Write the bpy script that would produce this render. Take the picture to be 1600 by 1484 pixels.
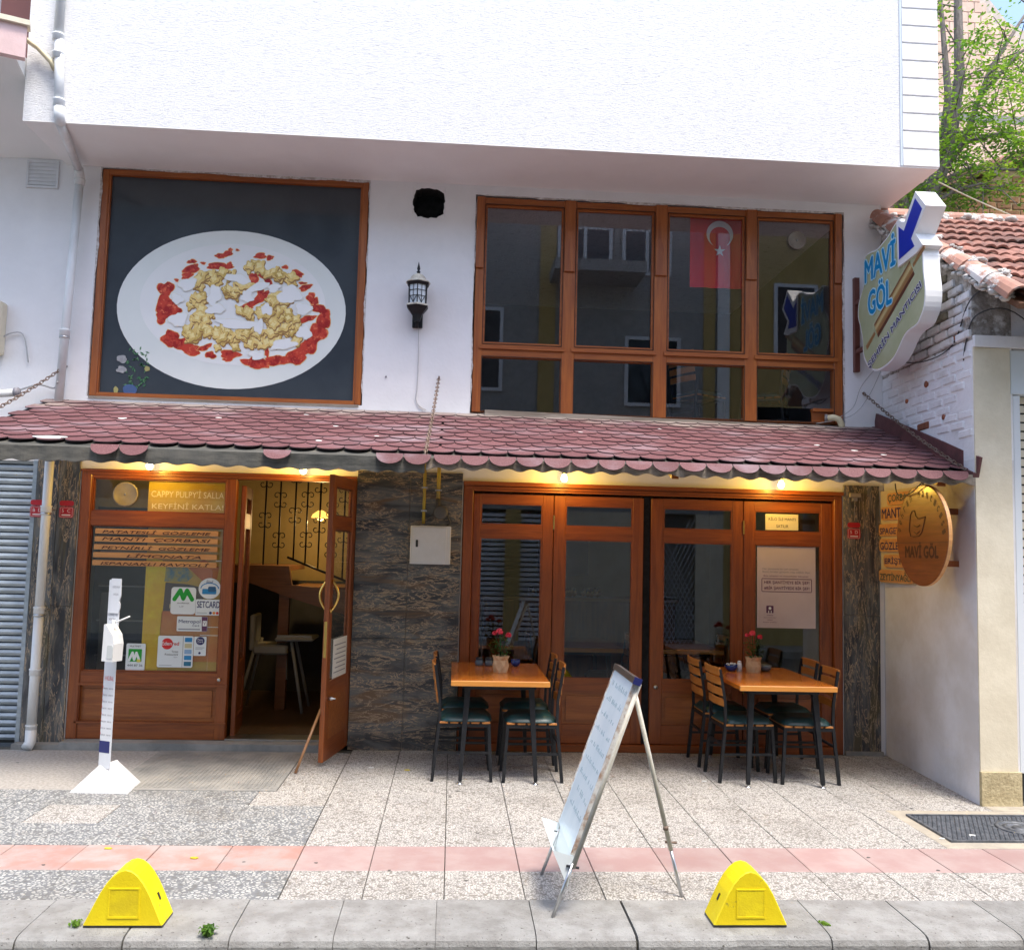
import bpy, math, random
import numpy as np
from mathutils import Matrix, Vector
random.seed(7)
rnd = random.Random(11)
for o in list(bpy.data.objects): bpy.data.objects.remove(o)
S = bpy.context.scene
COL = S.collection
# ------------------------------------------------------------------ camera, sky, sun, exposure
cd = bpy.data.cameras.new('camera'); cam = bpy.data.objects.new('camera', cd); COL.objects.link(cam)
cd.sensor_width = 36; cd.lens = 36*1418.9/1600; cd.clip_start = .05; cd.clip_end = 300
R_ = Vector((.99760, -.06460, .02491)); U_ = Vector((-.03012, -.08089, .99627)); F_ = Vector((.06234, .99463, .08264))
cam.matrix_world = Matrix(((R_.x, U_.x, -F_.x, 0), (R_.y, U_.y, -F_.y, -7.9067), (R_.z, U_.z, -F_.z, 1.7057), (0, 0, 0, 1)))
S.camera = cam
W = bpy.data.worlds.new('World'); S.world = W; W.use_nodes = True
wn = W.node_tree.nodes; wn.clear()
sky = wn.new('ShaderNodeTexSky'); sky.sky_type = 'NISHITA'; sky.sun_disc = False
SUN_EL, SUN_AZ = math.radians(68), math.radians(150)      # azimuth clockwise from +Y
sky.sun_elevation = SUN_EL; sky.sun_rotation = SUN_AZ; sky.dust_density = 2.5; sky.air_density = 1.0
bg = wn.new('ShaderNodeBackground'); bg.inputs[1].default_value = .15
wo = wn.new('ShaderNodeOutputWorld')
W.node_tree.links.new(sky.outputs[0], bg.inputs[0]); W.node_tree.links.new(bg.outputs[0], wo.inputs[0])
sl = bpy.data.lights.new('sun', 'SUN'); sl.energy = 1.5; sl.angle = math.radians(17); sl.color = (1, .93, .83)
so = bpy.data.objects.new('sun', sl); COL.objects.link(so)
sd = Vector((math.sin(SUN_AZ)*math.cos(SUN_EL), math.cos(SUN_AZ)*math.cos(SUN_EL), math.sin(SUN_EL)))
so.rotation_euler = sd.to_track_quat('Z', 'Y').to_euler(); so.location = (4, -6, 12)
S.view_settings.view_transform = 'Standard'; S.view_settings.look = 'None'
S.view_settings.gamma = 1; S.view_settings.use_curve_mapping = False; S.view_settings.exposure = 1.58
S.cycles.max_bounces = 8; S.cycles.transparent_max_bounces = 12

# ------------------------------------------------------------------ materials
def _n(nt, t, **k):
    n = nt.nodes.new(t)
    for a, b in k.items(): setattr(n, a, b)
    return n
def coords(nt, coord, stretch, warp=0):
    L = nt.links
    if coord == 'pos': src = _n(nt, 'ShaderNodeNewGeometry').outputs['Position']
    else: src = _n(nt, 'ShaderNodeTexCoord').outputs['Object']
    mp = _n(nt, 'ShaderNodeMapping'); mp.inputs['Scale'].default_value = stretch
    L.new(src, mp.inputs[0]); return mp.outputs[0]
def ramp(nt, src, lo, hi):
    r = _n(nt, 'ShaderNodeMapRange'); r.interpolation_type = 'SMOOTHSTEP'
    r.inputs[1].default_value = lo; r.inputs[2].default_value = hi
    nt.links.new(src, r.inputs[0]); return r.outputs[0]
def mixc(nt, f, a, b, blend='MIX'):
    m = _n(nt, 'ShaderNodeMix', data_type='RGBA', blend_type=blend)
    for s, v in ((0, f), (6, a), (7, b)):
        if hasattr(v, 'is_output'): nt.links.new(v, m.inputs[s])
        elif s == 0: m.inputs[0].default_value = v
        else: m.inputs[s].default_value = (*v[:3], 1)
    return m.outputs[2]
def noise(nt, vec, scale, detail=5, rough=.6, dist=0):
    n = _n(nt, 'ShaderNodeTexNoise'); n.inputs['Scale'].default_value = scale; n.inputs['Detail'].default_value = detail
    n.inputs['Roughness'].default_value = rough; n.inputs['Distortion'].default_value = dist
    nt.links.new(vec, n.inputs['Vector']); return n.outputs['Fac']
def newmat(name):
    m = bpy.data.materials.new(name); m.use_nodes = True; nt = m.node_tree
    return m, nt, nt.nodes['Principled BSDF']
def mat(name, c1, c2=None, scale=5, stretch=(1, 1, 1), rough=.6, lo=.35, hi=.65, bump=0, bscale=60, bstretch=(1, 1, 1),
        coord='pos', rand=0, metal=0, dirt_or_shade=None, emit=0, dist=0, coat=0, spec=.5):
    m, nt, b = newmat(name); L = nt.links
    col = None
    if c2 is not None:
        f = ramp(nt, noise(nt, coords(nt, coord, stretch), scale, 6, .65, dist), lo, hi)
        col = mixc(nt, f, c1, c2)
    if dirt_or_shade:                                   # (colour, scale, lo, hi, stretch)
        f = ramp(nt, noise(nt, coords(nt, coord, dirt_or_shade[4]), dirt_or_shade[1], 8, .7), dirt_or_shade[2], dirt_or_shade[3])
        col = mixc(nt, f, col if col is not None else c1, dirt_or_shade[0])
    if rand:
        oi = _n(nt, 'ShaderNodeObjectInfo'); mr = _n(nt, 'ShaderNodeMapRange')
        mr.inputs[3].default_value = 1-rand; mr.inputs[4].default_value = 1+rand*.6
        L.new(oi.outputs['Random'], mr.inputs[0])
        hs = _n(nt, 'ShaderNodeHueSaturation'); L.new(mr.outputs[0], hs.inputs['Value'])
        if col is not None: L.new(col, hs.inputs['Color'])
        else: hs.inputs['Color'].default_value = (*c1, 1)
        col = hs.outputs[0]
    if col is not None: L.new(col, b.inputs['Base Color'])
    else: b.inputs['Base Color'].default_value = (*c1, 1)
    b.inputs['Roughness'].default_value = rough; b.inputs['Metallic'].default_value = metal
    b.inputs['Coat Weight'].default_value = coat; b.inputs['Coat Roughness'].default_value = .15
    b.inputs['Specular IOR Level'].default_value = spec
    if bump:
        bm = _n(nt, 'ShaderNodeBump'); bm.inputs['Strength'].default_value = bump; bm.inputs['Distance'].default_value = .01
        L.new(noise(nt, coords(nt, coord, bstretch), bscale, 6, .6), bm.inputs['Height']); L.new(bm.outputs[0], b.inputs['Normal'])
    if emit:
        b.inputs['Emission Color'].default_value = (*c1, 1); b.inputs['Emission Strength'].default_value = emit
    return m
def wood(name, dark, light, axis='z', rough=.42, coat=.12, wear=None, coord='pos', rand=0):
    st = {'x': (.7, 9, 9), 'y': (9, .7, 9), 'z': (9, 9, .7)}[axis]
    return mat(name, dark, light, 3.2, st, rough, .25, .75, .12, 6, tuple(s*2 for s in st), coord, rand, coat=coat,
               dirt_or_shade=wear or ((dark[0]*.45, dark[1]*.45, dark[2]*.45), 1.6, .56, .8, st), dist=.6)
def terrazzo(name, light, base, dens, size, grime=.2):
    m, nt, b = newmat(name); L = nt.links
    v = coords(nt, 'pos', (1, 1, 1))
    w = _n(nt, 'ShaderNodeTexNoise'); w.inputs['Scale'].default_value = size*.7; L.new(v, w.inputs['Vector'])
    ad = _n(nt, 'ShaderNodeVectorMath', operation='MULTIPLY_ADD'); ad.inputs[1].default_value = (.9/size,)*3
    L.new(w.outputs['Color'], ad.inputs[0]); L.new(v, ad.inputs[2])
    vo = _n(nt, 'ShaderNodeTexVoronoi'); vo.inputs['Scale'].default_value = size; L.new(ad.outputs[0], vo.inputs['Vector'])
    ve = _n(nt, 'ShaderNodeTexVoronoi', feature='DISTANCE_TO_EDGE'); ve.inputs['Scale'].default_value = size; L.new(ad.outputs[0], ve.inputs['Vector'])
    sep = _n(nt, 'ShaderNodeSeparateColor'); L.new(vo.outputs['Color'], sep.inputs[0])
    tone = mixc(nt, sep.outputs[0], light, tuple(c*.78 for c in light))
    tone = mixc(nt, ramp(nt, sep.outputs[1], .82, .86), tone, (base[0]*.9, base[1]*.85, base[2]*.75))
    edge = ramp(nt, ve.outputs['Distance'], dens*.45, dens)
    col = mixc(nt, edge, base, tone)
    g = ramp(nt, noise(nt, v, 1.7, 9, .78), .44, .66)
    gm = _n(nt, 'ShaderNodeMath', operation='MULTIPLY'); gm.inputs[1].default_value = grime; L.new(g, gm.inputs[0])
    col = mixc(nt, gm.outputs[0], col, (.10, .088, .07))
    L.new(col, b.inputs['Base Color']); b.inputs['Roughness'].default_value = .7
    bp = _n(nt, 'ShaderNodeBump'); bp.inputs['Strength'].default_value = .35; bp.inputs['Distance'].default_value = .004
    L.new(edge, bp.inputs['Height']); L.new(bp.outputs[0], b.inputs['Normal'])
    return m
def marble(name, st, gold):
    m, nt, b = newmat(name); L = nt.links
    v = coords(nt, 'pos', st)
    base = mixc(nt, ramp(nt, noise(nt, v, 1.6, 5, .6, .8), .38, .62), (.035, .038, .045), (.13, .135, .135))
    base = mixc(nt, ramp(nt, noise(nt, v, 1.1, 3, .6, .5), .52, .66), base, gold)
    n = noise(nt, v, 3.2, 9, .66, 1.9)
    a = _n(nt, 'ShaderNodeMath', operation='SUBTRACT'); a.inputs[1].default_value = .5; L.new(n, a.inputs[0])
    c = _n(nt, 'ShaderNodeMath', operation='ABSOLUTE'); L.new(a.outputs[0], c.inputs[0])
    vein = ramp(nt, c.outputs[0], .030, .002)
    gate = ramp(nt, noise(nt, v, 1.3, 3), .38, .52)
    mm = _n(nt, 'ShaderNodeMath', operation='MULTIPLY'); L.new(vein, mm.inputs[0]); L.new(gate, mm.inputs[1])
    col = mixc(nt, mm.outputs[0], base, (.46, .34, .22))
    L.new(col, b.inputs['Base Color']); b.inputs['Roughness'].default_value = .3
    return m
def glass(name, tint=(1, 1, 1), fac=1.55, rough=0):
    m = bpy.data.materials.new(name); m.use_nodes = True; nt = m.node_tree; nt.nodes.clear()
    tr = _n(nt, 'ShaderNodeBsdfTransparent'); tr.inputs[0].default_value = (*tint, 1)
    gl = _n(nt, 'ShaderNodeBsdfGlossy'); gl.inputs['Roughness'].default_value = rough
    fr = _n(nt, 'ShaderNodeFresnel'); fr.inputs[0].default_value = fac
    mx = _n(nt, 'ShaderNodeMixShader'); o = _n(nt, 'ShaderNodeOutputMaterial')
    ge = _n(nt, 'ShaderNodeNewGeometry'); iv = _n(nt, 'ShaderNodeMath', operation='SUBTRACT'); iv.inputs[0].default_value = 1; nt.links.new(ge.outputs['Backfacing'], iv.inputs[1])
    mu = _n(nt, 'ShaderNodeMath', operation='MULTIPLY'); nt.links.new(fr.outputs[0], mu.inputs[0]); nt.links.new(iv.outputs[0], mu.inputs[1])
    nt.links.new(mu.outputs[0], mx.inputs[0]); nt.links.new(tr.outputs[0], mx.inputs[1]); nt.links.new(gl.outputs[0], mx.inputs[2])
    nt.links.new(mx.outputs[0], o.inputs[0]); return m
def flat(name, c, rough=.5, **k): return mat(name, c, rough=rough, **k)

stucco = mat('white_stucco', (.84, .84, .84), (.72, .72, .73), 11, (1, 1, 7), .9, .50, .70, 1.0, 7, (6, 6, 40),
             dirt_or_shade=((.55, .55, .56), 15, .575, .66, (1.0, 1.0, 8)))  # fine darker lines: crevice shade of the relief put into the colour
plaster = mat('white_wall_paint', (.83, .82, .82), (.78, .77, .77), 2.2, rough=.85, bump=.15, bscale=35, dirt_or_shade=((.45, .38, .3), 1.3, .66, .95, (1, 1, .5)))
soffitm = mat('soffit_paint', (.86, .86, .85), (.82, .82, .81), 1.3, rough=.9, bump=.1)
oldpl = mat('whitewashed_plaster', (.78, .78, .80), (.55, .53, .52), 2.4, rough=.9, bump=.9, bscale=16, lo=.5, hi=.85,
            dirt_or_shade=((.34, .22, .13), 2.6, .66, .8, (1, 1, .35)))
creampl = mat('cream_plaster', (.72, .66, .52), (.62, .56, .43), 3, rough=.9, bump=.3, bscale=30)
rough_cream = mat('rough_cream_render', (.52, .44, .27), (.38, .31, .18), 14, rough=.95, bump=.9, bscale=40)
pink = mat('pink_paint', (.72, .52, .50), (.62, .45, .43), 3, rough=.9, bump=.2)
wz = wood('door_wood_upright', (.165, .034, .005), (.31, .080, .012), 'z')
wx = wood('door_wood_rail', (.165, .034, .005), (.31, .080, .012), 'x')
wpan = wood('door_wood_panel', (.21, .052, .008), (.37, .115, .02), 'x')
wuz = wood('window_wood_upright', (.235, .055, .008), (.39, .115, .018), 'z', wear=((.6, .42, .3), 4, .70, .74, (6, 6, .7)))
wux = wood('window_wood_rail', (.235, .055, .008), (.39, .115, .018), 'x', wear=((.6, .42, .3), 4, .70, .74, (.7, 6, 6)))
wlight = wood('pale_menu_wood', (.50, .23, .08), (.64, .34, .13), 'x')
wtop = wood('table_wood', (.42, .105, .010), (.60, .20, .025), 'y', .25, .35, coord='Object')
wtope = wood('table_edge_wood', (.52, .19, .03), (.66, .29, .06), 'x', .35, .3, coord='Object')
wslat = wood('chair_slat_wood', (.38, .125, .022), (.50, .20, .045), 'y', coord='Object')
wsign = wood('sign_disc_wood', (.17, .045, .010), (.27, .080, .018), 'y')
wgrey = wood('weathered_plank', (.16, .13, .10), (.36, .31, .26), 'x', .9, 0)
wfascia = mat('weathered_fascia', (.040, .042, .037), (.115, .11, .095), 3, (.5, 6, 6), .9, bump=.5, bscale=20)
wlip = mat('corrugated_sheet', (.30, .26, .215), (.13, .105, .08), 5, (1, 4, 4), .9, bump=.4, bscale=25)
marble_h = marble('dark_marble', (1.1, 3, 4.6), (.15, .085, .04))
marble_v = marble('dark_marble_upright', (5.5, 4, 1.0), (.10, .085, .05))
terr_l = terrazzo('cream_pebble_terrazzo', (.58, .56, .52), (.23, .22, .21), .17, 66, .30)
terr_g = terrazzo('grey_pebble_concrete', (.50, .50, .47), (.16, .17, .18), .22, 46, .35)
pinktile = mat('pink_tile', (.34, .225, .215), (.385, .295, .28), 3.5, rough=.6, bump=.12, bscale=90, rand=.12, dirt_or_shade=((.44, .40, .38), 2.2, .6, .95, (1, 1, 1)))
redtile = mat('worn_red_tile', (.40, .225, .19), (.385, .32, .30), 4.5, rough=.7, bump=.15, bscale=90, rand=.1)
concrete = mat('kerb_concrete', (.29, .29, .28), (.21, .205, .195), 7, rough=.9, bump=.7, bscale=70, rand=.10, dirt_or_shade=((.075, .07, .06), 48, .61, .65, (1, 1, 1)))  # dark specks put into the colour for pits in the concrete
joint = mat('joint_grime', (.06, .06, .05), (.12, .11, .09), 9, rough=1)
slabm = mat('grey_slab', (.20, .20, .19), (.30, .29, .265), 3.5, rough=.9, bump=.4, bscale=45, dirt_or_shade=((.11, .10, .085), 5, .6, .85, (1, 1, 1)))
asphalt = mat('asphalt', (.05, .05, .052), (.075, .074, .07), 60, rough=.95, bump=.5, bscale=200)
yellow = mat('yellow_paint', (.86, .70, .006), (.80, .62, .004), 5, rough=.55, bump=.16, bscale=110, dirt_or_shade=((.20, .17, .06), 13, .645, .72, (1, 1, 1)))
yrim = mat('yellow_paint_recess', (.82, .66, .006), (.70, .54, .008), 12, rough=.6, bump=.18, bscale=110)
blackm = mat('black_steel', (.008, .009, .011), (.014, .015, .018), 20, rough=.5, spec=.3, coord='Object')
teal = mat('dark_teal_leatherette', (.005, .032, .034), (.008, .048, .048), 12, rough=.4, coord='Object')
whitepvc = mat('white_pvc', (.76, .78, .79), (.62, .63, .62), 2, (2, 2, .7), .4, dirt_or_shade=((.42, .38, .33), 3, .62, .9, (2, 2, .6)))
whitemetal = mat('white_powder_coat', (.70, .71, .73), (.64, .65, .66), 4, rough=.4, dirt_or_shade=((.42, .38, .32), 9, .62, .75, (1, 1, .5)))
galv = mat('shutter_metal', (.38, .43, .46), (.28, .32, .35), 5, (1, 1, 3), .45, metal=.3, rand=.06)
brass = mat('brass', (.80, .52, .15), rough=.25, metal=1)
steel = mat('steel', (.55, .56, .57), rough=.3, metal=1)
rust = mat('rusty_chain', (.16, .10, .07), (.28, .22, .18), 30, rough=.7, metal=.5)
brownm = mat('brown_metal', (.13, .04, .028), rough=.5)
maroon = mat('maroon_flashing', (.14, .05, .05), (.09, .035, .035), 8, rough=.7)
pane = glass('window_glass', (.92, .95, .94), 2.05)
paneup = glass('upstairs_glass', (.88, .90, .93), 2.15)
darkhole = mat('shade_black', (.008, .008, .009), (.02, .02, .02), 20, rough=1, bump=.5)  # black colour standing for the shade inside the vent and door gap
slate = mat('slate_poster', (.040, .050, .060), (.052, .064, .075), 1.5, rough=.10, coord='pos')
white = flat('white_print', (.80, .82, .80), .3)
red = flat('red_print', (.62, .02, .02), .4); green = flat('green_print', (.01, .32, .03), .4); navy = flat('navy_print', (.015, .02, .12), .4)
blue = flat('blue_print', (.02, .22, .48), .4); ink = flat('dark_ink', (.02, .02, .025), .5); purple = flat('purple_ink', (.11, .03, .09), .5)
greyink = flat('grey_ink', (.22, .21, .23), .5); brownink = flat('brown_ink', (.055, .012, .008), .6); orange = flat('orange_print', (.75, .25, .02), .4)
yprint = mat('yellow_print', (.66, .42, .03), (.55, .30, .02), 2, rough=.35)
goldink = flat('pale_gold_ink', (.85, .70, .38), .4)
def leafmat(name, a, b_):
    m, nt, b = newmat(name)
    v = coords(nt, 'pos', (1, 1, 1)); f = ramp(nt, noise(nt, v, 2.0, 4), .35, .65)
    nt.links.new(mixc(nt, f, a, b_), b.inputs['Base Color']); b.inputs['Roughness'].default_value = .5
    tl = _n(nt, 'ShaderNodeBsdfTranslucent'); nt.links.new(mixc(nt, f, tuple(c*1.6 for c in a), tuple(c*1.6 for c in b_)), tl.inputs[0])
    mx = _n(nt, 'ShaderNodeMixShader'); mx.inputs[0].default_value = .4
    o = nt.nodes['Material Output']; nt.links.new(b.outputs[0], mx.inputs[1]); nt.links.new(tl.outputs[0], mx.inputs[2]); nt.links.new(mx.outputs[0], o.inputs[0])
    return m
leaf = leafmat('tree_leaf', (.055, .15, .02), (.17, .30, .025))
potleaf = leafmat('pot_leaf', (.03, .08, .015), (.06, .14, .03))
bark = mat('bark', (.10, .085, .075), (.20, .17, .15), 8, (4, 4, 1), .9, bump=.6, bscale=30)

# ------------------------------------------------------------------ mesh tools
class MB:
    def __init__(s): s.v = []; s.f = []; s.m = []; s.sm = []; s.M = None
    def add(s, vs, fs, mi=0, smooth=False):
        n = len(s.v)
        for p in vs:
            p = Vector(p)
            if s.M is not None: p = s.M @ p
            s.v.append(tuple(p))
        for f in fs: s.f.append(tuple(i+n for i in f)); s.m.append(mi); s.sm.append(smooth)
        return s
    def box(s, x0, x1, y0, y1, z0, z1, mi=0):
        return s.add([(x0, y0, z0), (x1, y0, z0), (x1, y1, z0), (x0, y1, z0), (x0, y0, z1), (x1, y0, z1), (x1, y1, z1), (x0, y1, z1)],
                     [(0, 3, 2, 1), (4, 5, 6, 7), (0, 1, 5, 4), (1, 2, 6, 5), (2, 3, 7, 6), (3, 0, 4, 7)], mi)
    def bbox(s, x0, x1, y0, y1, z0, z1, b=.004, mi=0):      # box with chamfered edges
        import itertools
        vs = []; idx = {}
        X = (x0, x1); Y = (y0, y1); Z = (z0, z1)
        for i, j, k in itertools.product((0, 1), repeat=3):
            for ax in range(3):
                p = [X[i], Y[j], Z[k]]; sg = (1 if i == 0 else -1, 1 if j == 0 else -1, 1 if k == 0 else -1)
                for q in range(3):
                    if q != ax: p[q] += sg[q]*b
                idx[i, j, k, ax] = len(vs); vs.append(tuple(p))
        fs = []
        for ax in range(3):
            o1, o2 = [(1, 2), (2, 0), (0, 1)][ax]
            for sd_ in (0, 1):
                q = []
                for a, c in ((0, 0), (1, 0), (1, 1), (0, 1)):
                    t = [0, 0, 0]; t[ax] = sd_; t[o1] = a; t[o2] = c; q.append(idx[t[0], t[1], t[2], ax])
                fs.append(tuple(q) if sd_ else tuple(q[::-1]))
            for a in (0, 1):
                for c in (0, 1):
                    t0 = [0, 0, 0]; t0[o1] = a; t0[o2] = c; t1 = list(t0); t1[ax] = 1
                    q = (idx[(*t0, o1)], idx[(*t1, o1)], idx[(*t1, o2)], idx[(*t0, o2)])
                    fs.append(q if (a == c) else q[::-1])
        for i, j, k in itertools.product((0, 1), repeat=3):
            q = (idx[i, j, k, 0], idx[i, j, k, 1], idx[i, j, k, 2]); fs.append(q if (i+j+k) % 2 else q[::-1])
        return s.add(vs, fs, mi)
    def tube(s, pts, r, n=8, mi=0, cap=True, r2=None, smooth=True):
        pts = [Vector(p) for p in pts]; N = len(pts); vs = []; up = None
        for i, p in enumerate(pts):
            t = (pts[min(i+1, N-1)]-pts[max(i-1, 0)]).normalized()
            if up is None:
                up = Vector((0, 0, 1)) if abs(t.z) < .9 else Vector((0, 1, 0))
            a = t.cross(up).normalized(); b = a.cross(t).normalized(); up = b
            rr = r if r2 is None else r+(r2-r)*i/(N-1)
            for k in range(n):
                an = 2*math.pi*(k+.5)/n; vs.append(p+a*math.cos(an)*rr+b*math.sin(an)*rr)
        fs = []
        for i in range(N-1):
            for k in range(n):
                fs.append((i*n+k, i*n+(k+1) % n, (i+1)*n+(k+1) % n, (i+1)*n+k))
        if cap: fs += [tuple(range(n))[::-1], tuple(range((N-1)*n, N*n))]
        return s.add(vs, fs, mi, smooth and n > 4)
    def lathe(s, prof, c=(0, 0, 0), n=16, mi=0, axis='z', smooth=True):
        vs = []
        for r, h in prof:
            for k in range(n):
                a = 2*math.pi*k/n; p = (r*math.cos(a), r*math.sin(a), h)
                if axis == 'y': p = (p[0], h, p[1])
                if axis == 'x': p = (h, p[0], p[1])
                vs.append((p[0]+c[0], p[1]+c[1], p[2]+c[2]))
        fs = [(i*n+k, i*n+(k+1) % n, (i+1)*n+(k+1) % n, (i+1)*n+k) for i in range(len(prof)-1) for k in range(n)]
        if prof[0][0] > 1e-4: fs.append(tuple(range(n))[::-1])
        if prof[-1][0] > 1e-4: fs.append(tuple(range((len(prof)-1)*n, len(prof)*n)))
        return s.add(vs, fs, mi, smooth)
    def prism(s, poly, a0, a1, plane='xz', mi=0, mside=None):
        """polygon extruded: plane xz along y, yz along x, xy along z"""
        def P(u, v, w): return {'xz': (u, w, v), 'yz': (w, u, v), 'xy': (u, v, w)}[plane]
        n = len(poly); vs = [P(u, v, a0) for u, v in poly]+[P(u, v, a1) for u, v in poly]
        s.add(vs, [tuple(range(n)), tuple(range(n, 2*n))[::-1]], mi)
        s.add(vs, [(i, (i+1) % n, n+(i+1) % n, n+i) for i in range(n)], mi if mside is None else mside)
        return s
    def holes(s, x0, x1, z0, z1, y0, y1, hs, mi=0):         # wall slab with rectangular holes, in the xz plane
        xs = sorted({x0, x1, *[h[0] for h in hs], *[h[1] for h in hs]}); zs = sorted({z0, z1, *[h[2] for h in hs], *[h[3] for h in hs]})
        def solid(i, j):
            if i < 0 or j < 0 or i >= len(xs)-1 or j >= len(zs)-1: return False
            cx = (xs[i]+xs[i+1])/2; cz = (zs[j]+zs[j+1])/2
            return not any(h[0] < cx < h[1] and h[2] < cz < h[3] for h in hs)
        for i in range(len(xs)-1):
            for j in range(len(zs)-1):
                if not solid(i, j): continue
                a, b, c, d = xs[i], xs[i+1], zs[j], zs[j+1]
                s.add([(a, y0, c), (b, y0, c), (b, y0, d), (a, y0, d)], [(0, 1, 2, 3)], mi)
                s.add([(a, y1, c), (b, y1, c), (b, y1, d), (a, y1, d)], [(3, 2, 1, 0)], mi)
                if not solid(i-1, j): s.add([(a, y0, c), (a, y1, c), (a, y1, d), (a, y0, d)], [(3, 2, 1, 0)], mi)
                if not solid(i+1, j): s.add([(b, y0, c), (b, y1, c), (b, y1, d), (b, y0, d)], [(0, 1, 2, 3)], mi)
                if not solid(i, j-1): s.add([(a, y0, c), (b, y0, c), (b, y1, c), (a, y1, c)], [(3, 2, 1, 0)], mi)
                if not solid(i, j+1): s.add([(a, y0, d), (b, y0, d), (b, y1, d), (a, y1, d)], [(0, 1, 2, 3)], mi)
        return s
    def mesh(s, name, mats):
        me = bpy.data.meshes.new(name); me.from_pydata(s.v, [], s.f)
        for m in (mats if isinstance(mats, (list, tuple)) else [mats]): me.materials.append(m)
        me.polygons.foreach_set('material_index', s.m); me.polygons.foreach_set('use_smooth', s.sm)
        me.update(); return me
    def build(s, name, mats, parent=None, **props):
        return link(name, s.mesh(name, mats), parent, **props)
def link(name, me, parent=None, loc=(0, 0, 0), rot=None, **props):
    o = bpy.data.objects.new(name, me); COL.objects.link(o); o.location = loc
    if rot: o.rotation_euler = rot
    o.parent = parent
    for k, v in props.items(): o[k] = v
    return o
def thing(name, label, cat, loc=(0, 0, 0), rz=0, group=None):
    o = bpy.data.objects.new(name, None); COL.objects.link(o); o.location = loc; o.rotation_euler.z = rz
    o.empty_display_size = .1; o['label'] = label; o['category'] = cat
    if group: o['group'] = group
    return o
def tag(o, label, cat, group=None):
    o['label'] = label; o['category'] = cat
    if group: o['group'] = group
    return o
def struct(name, mb, m): return mb.build(name, m, None, kind='structure')
def dup(root, loc, rz=0, label=None, group=None):
    r = root.copy(); COL.objects.link(r); r.location = loc; r.rotation_euler.z = rz
    if label: r['label'] = label
    if group: r['group'] = group
    def rec(a, b):
        for ch in [x for x in bpy.data.objects if x.parent == a]:
            c = ch.copy(); COL.objects.link(c); c.parent = b; rec(ch, c)
    rec(root, r); return r
FRONT = Matrix(((1, 0, 0, 0), (0, 0, -1, 0), (0, 1, 0, 0), (0, 0, 0, 1)))            # text x->X, y->Z, faces -Y
SIDE = Matrix(((0, 0, -1, 0), (-1, 0, 0, 0), (0, 1, 0, 0), (0, 0, 0, 1)))            # text x->-Y, y->Z, faces -X
def text(body, x, y, z, w, h, m, parent, base=FRONT, off=0, ang=0, shear=0, ex=.0006, name='lettering', spacing=1):
    cu = bpy.data.curves.new('t', 'FONT'); cu.body = body; cu.size = 1; cu.shear = shear; cu.resolution_u = 3
    cu.space_character = spacing
    ob = bpy.data.objects.new('t', cu); COL.objects.link(ob)
    dg = bpy.context.evaluated_depsgraph_get(); me = bpy.data.meshes.new_from_object(ob.evaluated_get(dg))
    bpy.data.objects.remove(ob); bpy.data.curves.remove(cu)
    n = len(me.vertices); co = np.empty(n*3, 'f'); me.vertices.foreach_get('co', co); co = co.reshape(-1, 3)
    mn = co.min(0); mx = co.max(0); s = np.array([w/(mx[0]-mn[0]), h/(mx[1]-mn[1])])
    co[:, :2] = (co[:, :2]-mn[:2])*s; co[:, 2] = 0
    me.vertices.foreach_set('co', co.ravel())
    if off > 0:                                                     # heavier strokes: shifted copies, each a hair behind the last
        q = off*h*.45; vs = []; fs = []; ps = [tuple(p.vertices) for p in me.polygons]
        for k, (dx, dy) in enumerate(((0, 0), (q, 0), (-q, 0), (0, q), (0, -q))):
            b0 = len(vs); vs += [(c[0]+dx, c[1]+dy, -.00006*k) for c in co.tolist()]; fs += [tuple(b0+i_ for i_ in p) for p in ps]
        me = bpy.data.meshes.new(name); me.from_pydata(vs, [], fs)
    me.transform(Matrix.Translation((x, y, z)) @ base @ Matrix.Rotation(ang, 4, 'Z'))
    me.materials.clear(); me.materials.append(m); me.name = name; me.update()
    pl = parent.matrix_world.inverted() if False else None
    return link(name, me, parent)
def bar_leaf(name, parent, x0, x1, z0, z1, y0, y1, stl, str_, rails, mats, panes=(), panels=(), glassm=None, gy=None):
    """joinery: uprights + rails; rails = [(z0,z1)...]; sub-parts pane and panel"""
    b = MB(); b.bbox(x0, x0+stl, y0, y1, z0, z1, .004, 0); b.bbox(x1-str_, x1, y0, y1, z0, z1, .004, 0)
    for a, c in rails: b.box(x0+stl, x1-str_, y0+.002, y1-.002, a, c, 1)
    xa, xb = x0+stl, x1-str_
    gy = gy if gy is not None else (y0+y1)/2
    for a, c in panes:                                        # glazing beads
        for q in ((xa, xa+.012, a, c), (xb-.012, xb, a, c), (xa+.012, xb-.012, a, a+.012), (xa+.012, xb-.012, c-.012, c)):
            b.box(q[0], q[1], gy-.016, gy-.002, q[2], q[3], 1)
    fr = b.build(name, mats, parent)
    for a, c in panes:
        MB().box(xa, xb, gy, gy+.005, a, c).build('pane', glassm or pane, fr)
    for a, c in panels:
        p = MB().box(xa, xb, gy, gy+.02, a, c)
        p.prism([(xa+.035, a+.035), (xb-.035, a+.035), (xb-.035, c-.035), (xa+.035, c-.035)], gy-.012, gy)
        p.build('panel', wpan, fr)
    return fr
def ell(cx, cy, a, b, n=24, ph=0): return [(cx+a*math.cos(2*math.pi*i/n+ph), cy+b*math.sin(2*math.pi*i/n+ph)) for i in range(n)]
def rrect(x0, x1, z0, z1, r=.01, n=3):
    o = []
    for cx, cz, a0 in ((x1-r, z0+r, -90), (x1-r, z1-r, 0), (x0+r, z1-r, 90), (x0+r, z0+r, 180)):
        for k in range(n+1):
            a = math.radians(a0+90*k/n); o.append((cx+r*math.cos(a), cz+r*math.sin(a)))
    return o

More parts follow.
